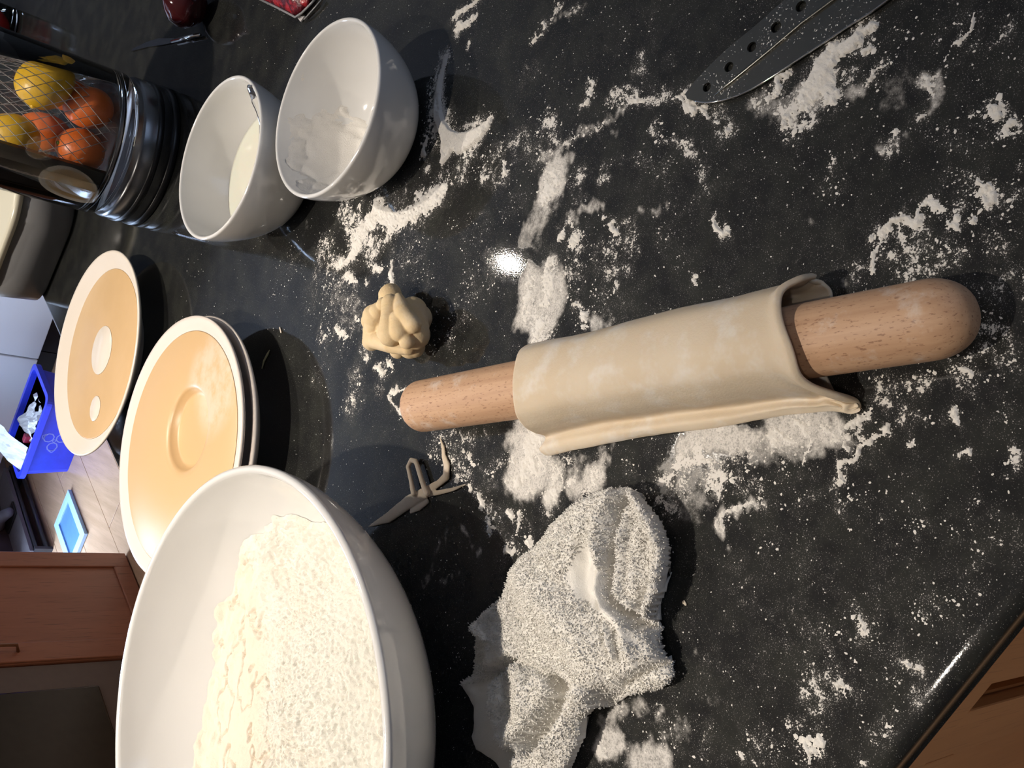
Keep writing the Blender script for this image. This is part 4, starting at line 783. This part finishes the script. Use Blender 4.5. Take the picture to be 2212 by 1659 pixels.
ins = in_poly(X, Y, OW); ed, _ = seg_dist(X, Y, OW + OW[:1])
px4 = 1 / 2.596 * .00031; HB = .0125                                            # zoom pixel -> metres, roughly
def stroke(P, wd, amp): d, t = seg_dist(X, Y, [z4(*p) for p in P]); return amp * np.exp(-(d / (wd * px4)) ** 2)
def area(P, soft=.004): Q = [z4(*p) for p in P]; k = in_poly(X, Y, Q); d, _ = seg_dist(X, Y, Q + Q[:1]); return sstep(-soft, soft, np.where(k, d, -d))
Zt = .0095 + .003 * (1 - np.exp(-ed / .006)) + .003 * (1 - np.exp(-ed / .03))
main = area([(1060, 20), (900, 60), (740, 140), (540, 370), (360, 560), (250, 730), (150, 860), (300, 960), (285, 1120), (440, 1040), (640, 1110), (700, 1140), (830, 1200), (1000, 1190), (1120, 1130), (1235, 1060), (1215, 960), (1140, 880), (1010, 740), (960, 560), (1000, 400), (1030, 200)])
lobe = area([(440, 1060), (640, 1130), (680, 1230), (600, 1360), (500, 1500), (480, 1560), (330, 1540), (340, 1450), (290, 1200)])
strip = area([(780, 1190), (900, 1210), (870, 1400), (900, 1600), (800, 1860), (430, 1860), (430, 1600), (560, 1520), (700, 1400)])
left = area([(60, 1210), (280, 1160), (290, 1300), (330, 1500), (420, 1640), (420, 1760), (150, 1640), (90, 1490)], .003)
flap = area([(1060, 40), (1160, 50), (1350, 260), (1380, 540), (1270, 860), (1190, 830), (1090, 790), (1000, 700), (1010, 500), (1050, 260)])
pocket = area([(1100, 240), (1150, 230), (1215, 400), (1215, 560), (1160, 700), (1130, 770), (1060, 720), (1055, 520)], .0025)
low = area([(1010, 1200), (1110, 1140), (1240, 1075), (1300, 1180), (1180, 1280), (1000, 1290)], .002)
Zt += .011 * main + .011 * lobe + .011 * strip + .012 * flap - .004 * left - .0045 * pocket + .002 * low
Zt += stroke([(560, 620), (700, 760), (860, 1000)], 120, .009) + stroke([(860, 330), (700, 480)], 90, .005) + stroke([(520, 1200), (520, 1400), (440, 1500)], 60, .006) + stroke([(850, 1240), (730, 1430), (620, 1560)], 50, .007)
Zt += stroke([(1020, 130), (960, 250), (945, 400), (975, 500)], 34, .008) + stroke([(1140, 120), (1250, 310), (1285, 480), (1265, 620), (1200, 810)], 26, .006) + stroke([(1140, 380), (1120, 520), (1100, 640)], 30, .0025) - stroke([(1185, 330), (1235, 480), (1215, 600)], 9, .002)
Zt += -stroke([(1080, 130), (1045, 240), (1025, 400), (995, 520), (985, 640), (1020, 750), (1090, 800)], 17, .020) - stroke([(1170, 690), (1150, 740), (1140, 800)], 30, .010) - stroke([(1240, 400), (1220, 560), (1180, 680)], 14, .004)
Zt += stroke([(955, 520), (935, 640), (970, 760), (1060, 830)], 14, .004) - stroke([(930, 560), (915, 650), (945, 760)], 14, .003) - stroke([(860, 430), (850, 560), (880, 700)], 50, .006)
Zt += -stroke([(455, 1045), (380, 1110), (290, 1170)], 10, .008) - stroke([(690, 1160), (720, 1240), (660, 1360), (560, 1470), (500, 1530)], 34, .020) - stroke([(400, 1130), (400, 1240)], 20, .005)
Zt += -stroke([(1010, 1200), (1110, 1140), (1230, 1075)], 12, .010) + stroke([(1080, 880), (1130, 1040)], 20, .004) - stroke([(1030, 890), (1060, 1060)], 10, .004) - stroke([(960, 830), (1000, 1000)], 9, .003) + stroke([(990, 860), (1040, 1040)], 14, .003)
Zt += -stroke([(900, 1300), (1000, 1250)], 26, .012) - stroke([(480, 1580), (600, 1540), (700, 1450)], 12, .006) + stroke([(240, 880), (300, 930)], 30, .004)
Zt += (fbm(X * 55, Y * 55, 3, 121) - .5) * .008
rim_ = np.clip(ed / .0034, 0, 1); Zt = np.maximum(np.clip(Zt, .0045, None) - .0038 * (1 - np.sqrt(1 - (1 - rim_) ** 2)), .0006)
smoothA = np.maximum(area([(850, 400), (950, 520), (960, 700), (1060, 850), (1150, 960), (1240, 1060), (1170, 1000), (960, 800), (830, 700), (760, 590)], .0025), left)
smoothA = np.maximum(smoothA, area([(880, 1340), (1010, 1200), (1000, 1262), (862, 1350)], .002)); fuzz = 1 - smoothA
ter = fbm(X * 520, Y * 520, 2, 131); Zt += (ter - .5) * .0022 * fuzz * rim_
sh_ = (fbm(X * 420 + 9, Y * 420, 2, 137) - .5) * .0022
idx = -np.ones(X.shape, int); idx[ins] = np.arange(ins.sum()); cq = ins[:-1, :-1] & ins[1:, :-1] & ins[:-1, 1:] & ins[1:, 1:]
iy, ix = np.nonzero(cq); Vt = np.stack([(X + sh_ * fuzz)[ins], (Y + sh_ * fuzz)[ins], Zt[ins]], -1)
Fc = np.stack([idx[iy, ix], idx[iy, ix + 1], idx[iy + 1, ix + 1], idx[iy + 1, ix]], -1)
# the edge turns under
gdx, gdy = np.gradient(ed, cell, axis=1), np.gradient(ed, cell, axis=0); gl = np.hypot(gdx, gdy) + 1e-9
pad = np.zeros((X.shape[0] + 1, X.shape[1] + 1), bool); pad[1:-1, 1:-1] = cq; eb = []
for (j, i) in zip(iy, ix):
    if not pad[j, i + 1]: eb.append(((j, i), (j, i + 1)))
    if not pad[j + 2, i + 1]: eb.append(((j + 1, i + 1), (j + 1, i)))
    if not pad[j + 1, i]: eb.append(((j + 1, i), (j, i)))
    if not pad[j + 1, i + 2]: eb.append(((j, i + 1), (j + 1, i + 1)))
bk = sorted({p for e in eb for p in e}); bi = {p: k for k, p in enumerate(bk)}; n0 = len(Vt); nb_ = len(bk); ex_ = []
for off, dz in ((.0010, .35), (.0055, .55), (.013, 1.)):
    for (j, i) in bk: z = Zt[j, i]; ex_.append((X[j, i] + gdx[j, i] / gl[j, i] * off, Y[j, i] + gdy[j, i] / gl[j, i] * off, max(z * (1 - dz), .0004)))
Vt = np.concatenate([Vt, np.array(ex_)]); fx_ = []
for a, b in eb:
    ka, kb = bi[a], bi[b]; pa_, pb_ = idx[a], idx[b]
    for r_ in range(3): qa, qb = n0 + r_ * nb_ + ka, n0 + r_ * nb_ + kb; fx_.append((pb_, pa_, qa, qb)); pa_, pb_ = qa, qb
Fc = np.concatenate([Fc, np.array(fx_)])
def m_towel():
    t = NT('terry'); n = t.noise(900, 3, .6); k = t.noise(1, 2, .5, st=(2600, 2600, 2600)); t.set(Base_Color=t.mix(t.ramp(t.noise(20, 3), .3, .7), (.80, .775, .72), (.76, .735, .69)), Roughness=.95, Specular_IOR_Level=.1, Sheen_Weight=.3)
    t.bump(t.math('ADD', n, t.math('MULTIPLY', k, .4)), .6, .0008); return t.m
TOW = m_towel()
tw = mesh('towel', Vt, Fc, TOW, loc=(*z4(700, 850), 0)); setp(tw, 'crumpled white terry towel lying on the worktop', 'towel')
gx_, gy_ = np.gradient(fbm(X * 0, Y * 0, 1) * 0 + Zt, cell, axis=1), np.gradient(Zt, cell, axis=0)
cand = np.argwhere(ins & (fuzz > .5)); pick = cand[RNG.choice(len(cand), 17000, replace=False)]
V = []; Fc = []; base_ = 0
for (j, i) in pick:
    p = np.array([X[j, i], Y[j, i], Zt[j, i] - .0004]); n = np.array([-gx_[j, i] * .35, -gy_[j, i] * .35, 1.]); n /= np.linalg.norm(n)
    n = n + RNG.normal(0, .45, 3); n /= np.linalg.norm(n); a = np.cross(n, [1, .2, .1]); a /= np.linalg.norm(a); b = np.cross(n, a)
    L = .0013 + .0009 * RNG.random(); r0 = .00042; bend = (a * RNG.normal() + b * RNG.normal()) * L * .25
    for k in range(3): an = 2.094 * k; V.append(p + (a * math.cos(an) + b * math.sin(an)) * r0)
    for k in range(3): an = 2.094 * k; V.append(p + n * L * .65 + bend * .6 + (a * math.cos(an) + b * math.sin(an)) * r0 * 1.05)
    V.append(p + n * L + bend)
    for k in range(3): q = (k + 1) % 3; Fc += [(base_ + k, base_ + q, base_ + 3 + q), (base_ + k, base_ + 3 + q, base_ + 3 + k), (base_ + 3 + k, base_ + 3 + q, base_ + 6)]
    base_ += 7
pl_ = mesh('pile', np.array(V), np.array(Fc), TOW, tw); pl_['kind'] = 'stuff'

# ---------------------------------------------------------------- glass jar on a dark base, fruit in it
JC = (.19, 1.19); JR = .087
jar = thing('glass_jar', 'tall glass jar with fruit inside, on a round dark metal base', 'jar', (*JC, 0))
DM = NT('dark_steel').set(Base_Color=(.26, .265, .275), Metallic=1., Roughness=.27)
lathe('base', [(0, 0), (JR - .004, 0), (JR, .003), (JR, .040), (JR - .003, .044), (0, .044)], DM, jar, (*JC, .0003), 96)
for z in (.0006, .019): lathe('base_ring', [(JR - .001, z), (JR + .0014, z + .0005), (JR + .0014, z + .0075), (JR - .001, z + .008)], BLACKP, jar, (*JC, .0003), 96)
gi = JR - .004
lathe('glass', [(0, .0455), (JR - .012, .0455), (JR - .003, .049), (JR, .056), (JR, .33), (JR - .002, .332), (gi, .33), (gi, .072), (gi - .006, .064), (gi - .02, .060), (0, .060)], m_glass('clear_glass', (.96, .97, .97)), jar, (*JC, .0003), 96)
hb = []
ca_ = math.atan2(-JC[1], -JC[0]); ha = ca_ - .62
bm = bmesh.new(); q = []
for z in (.066, .325):
    for r_, da in ((gi - .004, -.19), (gi - .0015, 0), (gi - .004, .19), (gi - .010, .19), (gi - .0075, 0), (gi - .010, -.19)): q.append(bm.verts.new((JC[0] + r_ * math.cos(ha + da), JC[1] + r_ * math.sin(ha + da), z)))
for k in range(6): bm.faces.new((q[k], q[(k + 1) % 6], q[6 + (k + 1) % 6], q[6 + k]))
bm.faces.new(q[:6][::-1]); bm.faces.new(q[6:]); bm_mesh('inner_bar', bm, BLACKP, jar)
def m_peel(nm, col): t = NT(nm); t.set(Base_Color=col, Roughness=.38); t.bump(t.noise(420, 2), .4, .0006); return t.m
ORM, LEM = m_peel('orange_peel', (.56, .12, .016)), m_peel('lemon_peel', (.62, .37, .014))
GRN = simple('fruit_stalk', (.12, .16, .03), .6)
jd = Vector((JC[0], JC[1], 0)).normalized(); jl = Vector((-jd.y, jd.x, 0))
def jp(a, l, z): return np.array(JC + (0,)) + np.array(jd) * a + np.array(jl) * l + np.array([0, 0, z])   # a: away, l: left
for k, (a, l, z, lb) in enumerate(((-.036, -.034, .0855, 'small orange in the glass jar, low on the right'), (-.042, .016, .0855, 'small orange at the front of the glass jar'), (.014, -.048, .0855, 'small orange at the back right of the glass jar'), (.032, .010, .0860, 'small orange at the back of the glass jar'))):
    c_ = jp(a, l, z); o = thing('orange', lb, 'orange', c_, 'oranges in the glass jar')
    bm = bmesh.new(); bmesh.ops.create_uvsphere(bm, u_segments=28, v_segments=16, radius=.0248, matrix=Matrix.Translation(Vector(c_)) @ Matrix.Diagonal((1, 1, .93, 1))); bm_mesh('peel', bm, ORM, o, smooth=True)
    bm = bmesh.new(); bmesh.ops.create_cone(bm, cap_ends=True, segments=8, radius1=.0025, radius2=.0018, depth=.002, matrix=Matrix.Translation(Vector(c_) + Vector((0, 0, .0235)))); bm_mesh('stalk_end', bm, GRN, o)
def lemon(c_, d, lb):
    o = thing('lemon', lb, 'lemon', c_, 'lemons in the glass jar'); P = []
    for k in range(21): t = -1 + k / 10; r_ = .024 * math.sqrt(max(0, 1 - abs(t) ** 2.3)); P.append((r_, .032 * t + .004 * np.sign(t) * max(0, abs(t) - .8) * 5 * .4))
    V, Fc = lathe_arrays(P, 24); q = Vector(d).to_track_quat('Z', 'Y'); V = [np.array(c_) + np.array(q @ Vector(v)) for v in V]; mesh('peel', V, Fc, LEM, o)
    tip = np.array(c_) + np.array(q @ Vector((0, 0, .032))); bm = bmesh.new(); bmesh.ops.create_icosphere(bm, subdivisions=2, radius=.0035, matrix=Matrix.Translation(Vector(tip))); bm_mesh('tip', bm, LEM, o, smooth=True)
lemon(jp(-.030, -.046, .129), jl + Vector((0, 0, .25)) - jd * .2, 'yellow lemon in the glass jar, upper right')
lemon(jp(-.014, .030, .138), jl * .8 + jd * .4, 'yellow lemon in the glass jar, on the left')
NETM = simple('net_plastic', (.45, .42, .41), .1, .2); bm = bmesh.new()
def netp(a, b):                                                       # a bag hanging round the fruit
    r_ = .061 + .012 * math.sin(b * PI) + .002 * math.sin(a * 5); z = .068 + .135 * b; return np.array(JC + (0,)) + np.array([r_ * math.cos(a), r_ * math.sin(a), z])
for k in range(34):
    for s in (1, -1): add_tube(bm, [netp(k / 34 * 2 * PI + s * t * 1.3, t) for t in np.linspace(0, 1, 14)], .00045, 4)
nt = bm_mesh('fruit_net', bm, NETM, None, smooth=True, loc=(*JC, .07)); setp(nt, 'thin red-brown plastic net around the fruit in the glass jar', 'net')

# ---------------------------------------------------------------- far right of the worktop
def m_red(nm, c): return NT(nm).set(Base_Color=c, Roughness=.06, Coat_Weight=.6)
oc = at(398, 8, .026); on = thing('onion', 'dark red shiny onion on the dark part of the worktop', 'onion', (oc[0], oc[1], 0))
lathe('bulb', [(0, .001), (.010, .001), (.020, .008), (.0265, .019), (.0275, .027), (.024, .037), (.015, .045), (.006, .050), (.003, .056), (0, .057)], m_red('onion_skin', (.05, .006, .008)), on, (oc[0], oc[1], 0), 40)
lathe('root', [(0, .0002), (.006, .0002), (.0065, .0012), (0, .0012)], simple('onion_root', (.2, .13, .08), .8), on, (oc[0], oc[1], 0), 14)
rp = thing('red_packet', 'dark red food packet with clear sealed edges, by the near small bowl', 'packet', at(625, 10))
bm = bmesh.new(); P = [(558, -3, .004), (600, 14, .006), (635, 33, .005), (646, 30, .006), (668, 8, .006), (676, -10, .006), (640, -60, .006), (590, -50, .006)]
cen = bm.verts.new(at(625, -8, .017)); lv = [bm.verts.new(at(x, y, z)) for x, y, z in P]; lb_ = [bm.verts.new(at(x, y, 0.0006)) for x, y, z in P]
for k in range(len(P)): j = (k + 1) % len(P); bm.faces.new((cen, lv[k], lv[j])); bm.faces.new((lv[k], lb_[k], lb_[j], lv[j]))
bm.faces.new(lb_[::-1]); bmesh.ops.subdivide_edges(bm, edges=bm.edges, cuts=2, use_grid_fill=True)
t = NT('red_foil'); t.set(Base_Color=t.mix(t.ramp(t.noise(90, 4), .42, .6), (.10, .004, .01), (.42, .02, .03)), Roughness=.25); t.bump(t.noise(140, 3), .6, .004)
bm_mesh('bag', bm, t.m, rp, smooth=True)
CLR = simple('sealed_edge', (.30, .30, .31), .2)
ep = [at(556, -4, .006), at(600, 17, .008), at(638, 37, .006), at(652, 28, .007), at(672, 8, .007), at(684, -6, .006)]
tube('sealed_edge', ep, .0012, CLR, rp, 6)
prism('corner_flap', [at(645, 38)[:2], at(662, 36)[:2], at(653, 49)[:2]], .0008, .0022, simple('white_foil', (.6, .58, .57), .4), rp)
tube('fold', [at(657, 42, .003), at(675, 22, .004), at(694, 0, .004)], .0008, CLR, rp, 6)
tk = thing('table_knife', 'slim shiny table knife lying on the dark worktop', 'knife', at(360, 92))
e1 = [at(286, 112), at(320, 103), at(360, 97), at(378, 93)]; e2 = [at(380, 84), at(345, 84), at(320, 92), at(290, 106)]
prism('blade', [p[:2] for p in e1] + [p[:2] for p in e2], .0008, .002, STEEL, tk)
tube('handle', [at(372, 89, .004), at(400, 82, .004), at(432, 75, .004)], [.0022, .0026, .002], CHROME, tk)
# jar of red preserve at the far right
c_ = at(34, 98, 0.0); rj = thing('red_jar', 'small clear jar of red preserve with a shiny lid, far right', 'jar', (c_[0] + .03, c_[1] + .05, 0)); cc_ = (c_[0] + .03, c_[1] + .05, .0003)
lathe('glass', [(0, 0), (.042, 0), (.045, .004), (.045, .085), (.040, .092), (.038, .092), (.042, .084), (.042, .005), (0, .005)], m_glass('jar_glass', (.93, .95, .95)), rj, cc_, 48)
lathe('preserve', [(0, .0062), (.0412, .0062), (.0412, .055), (0, .055)], simple('red_preserve', (.45, .012, .015), .3, .3, 60), rj, cc_, 48)
lathe('lid', [(0, .100), (.041, .100), (.043, .098), (.043, .088), (.0412, .088), (.0412, .0945), (0, .0945)], CHROME, rj, cc_, 48)

# ---------------------------------------------------------------- pale tub at the far end
TUB = simple('tub_shaded_white', (.22, .22, .225), .35, .03, 6); TUBL = simple('tub_cream', (.66, .63, .50), .3, .03, 6)  # white tub body, its shade put into the grey colour
TC = np.array([.118, 1.565]); d1 = np.array([.52, .854]); d2 = np.array([.854, -.52])
def tub_ring(e, z, n=8):
    a, b, r_ = .150 - e, .098 - e, max(.055 - e, .01); P = []
    for sx, sy, a0 in ((1, 1, 0), (-1, 1, PI / 2), (-1, -1, PI), (1, -1, 1.5 * PI)):
        for k in range(n + 1): t_ = a0 + PI / 2 * k / n; q = d1 * (sx * (a - r_) + r_ * math.cos(t_)) + d2 * (sy * (b - r_) + r_ * math.sin(t_)); P.append((TC[0] + q[0], TC[1] + q[1], z))
    return P
def loft(name, rings, mat, parent):
    V = [p for r_ in rings for p in r_]; m_ = len(rings[0]); Fc = []
    for k in range(len(rings) - 1):
        for i in range(m_): j = (i + 1) % m_; Fc.append((k * m_ + i, k * m_ + j, (k + 1) * m_ + j, (k + 1) * m_ + i))
    Fc.append(tuple(range(m_))[::-1]); Fc.append(tuple(range((len(rings) - 1) * m_, len(rings) * m_)))
    o = mesh(name, V, Fc, mat, parent); bm = bmesh.new(); bm.from_mesh(o.data); bmesh.ops.recalc_face_normals(bm, faces=bm.faces); bm.to_mesh(o.data); bm.free(); return o
tb = thing('tub', 'white rectangular tub, shade put into its grey body colour, with rounded corners and cream lid, at the far end of the worktop', 'tub', (TC[0], TC[1], 0))
loft('body', [tub_ring(.012, .0004), tub_ring(.006, .004), tub_ring(0, .072), tub_ring(.004, .0725)], TUB, tb)
loft('lid', [tub_ring(.004, .073), tub_ring(-.004, .0735), tub_ring(-.005, .080), tub_ring(-.001, .0835), tub_ring(.010, .084), tub_ring(.03, .090), tub_ring(.06, .0925)], TUBL, tb)
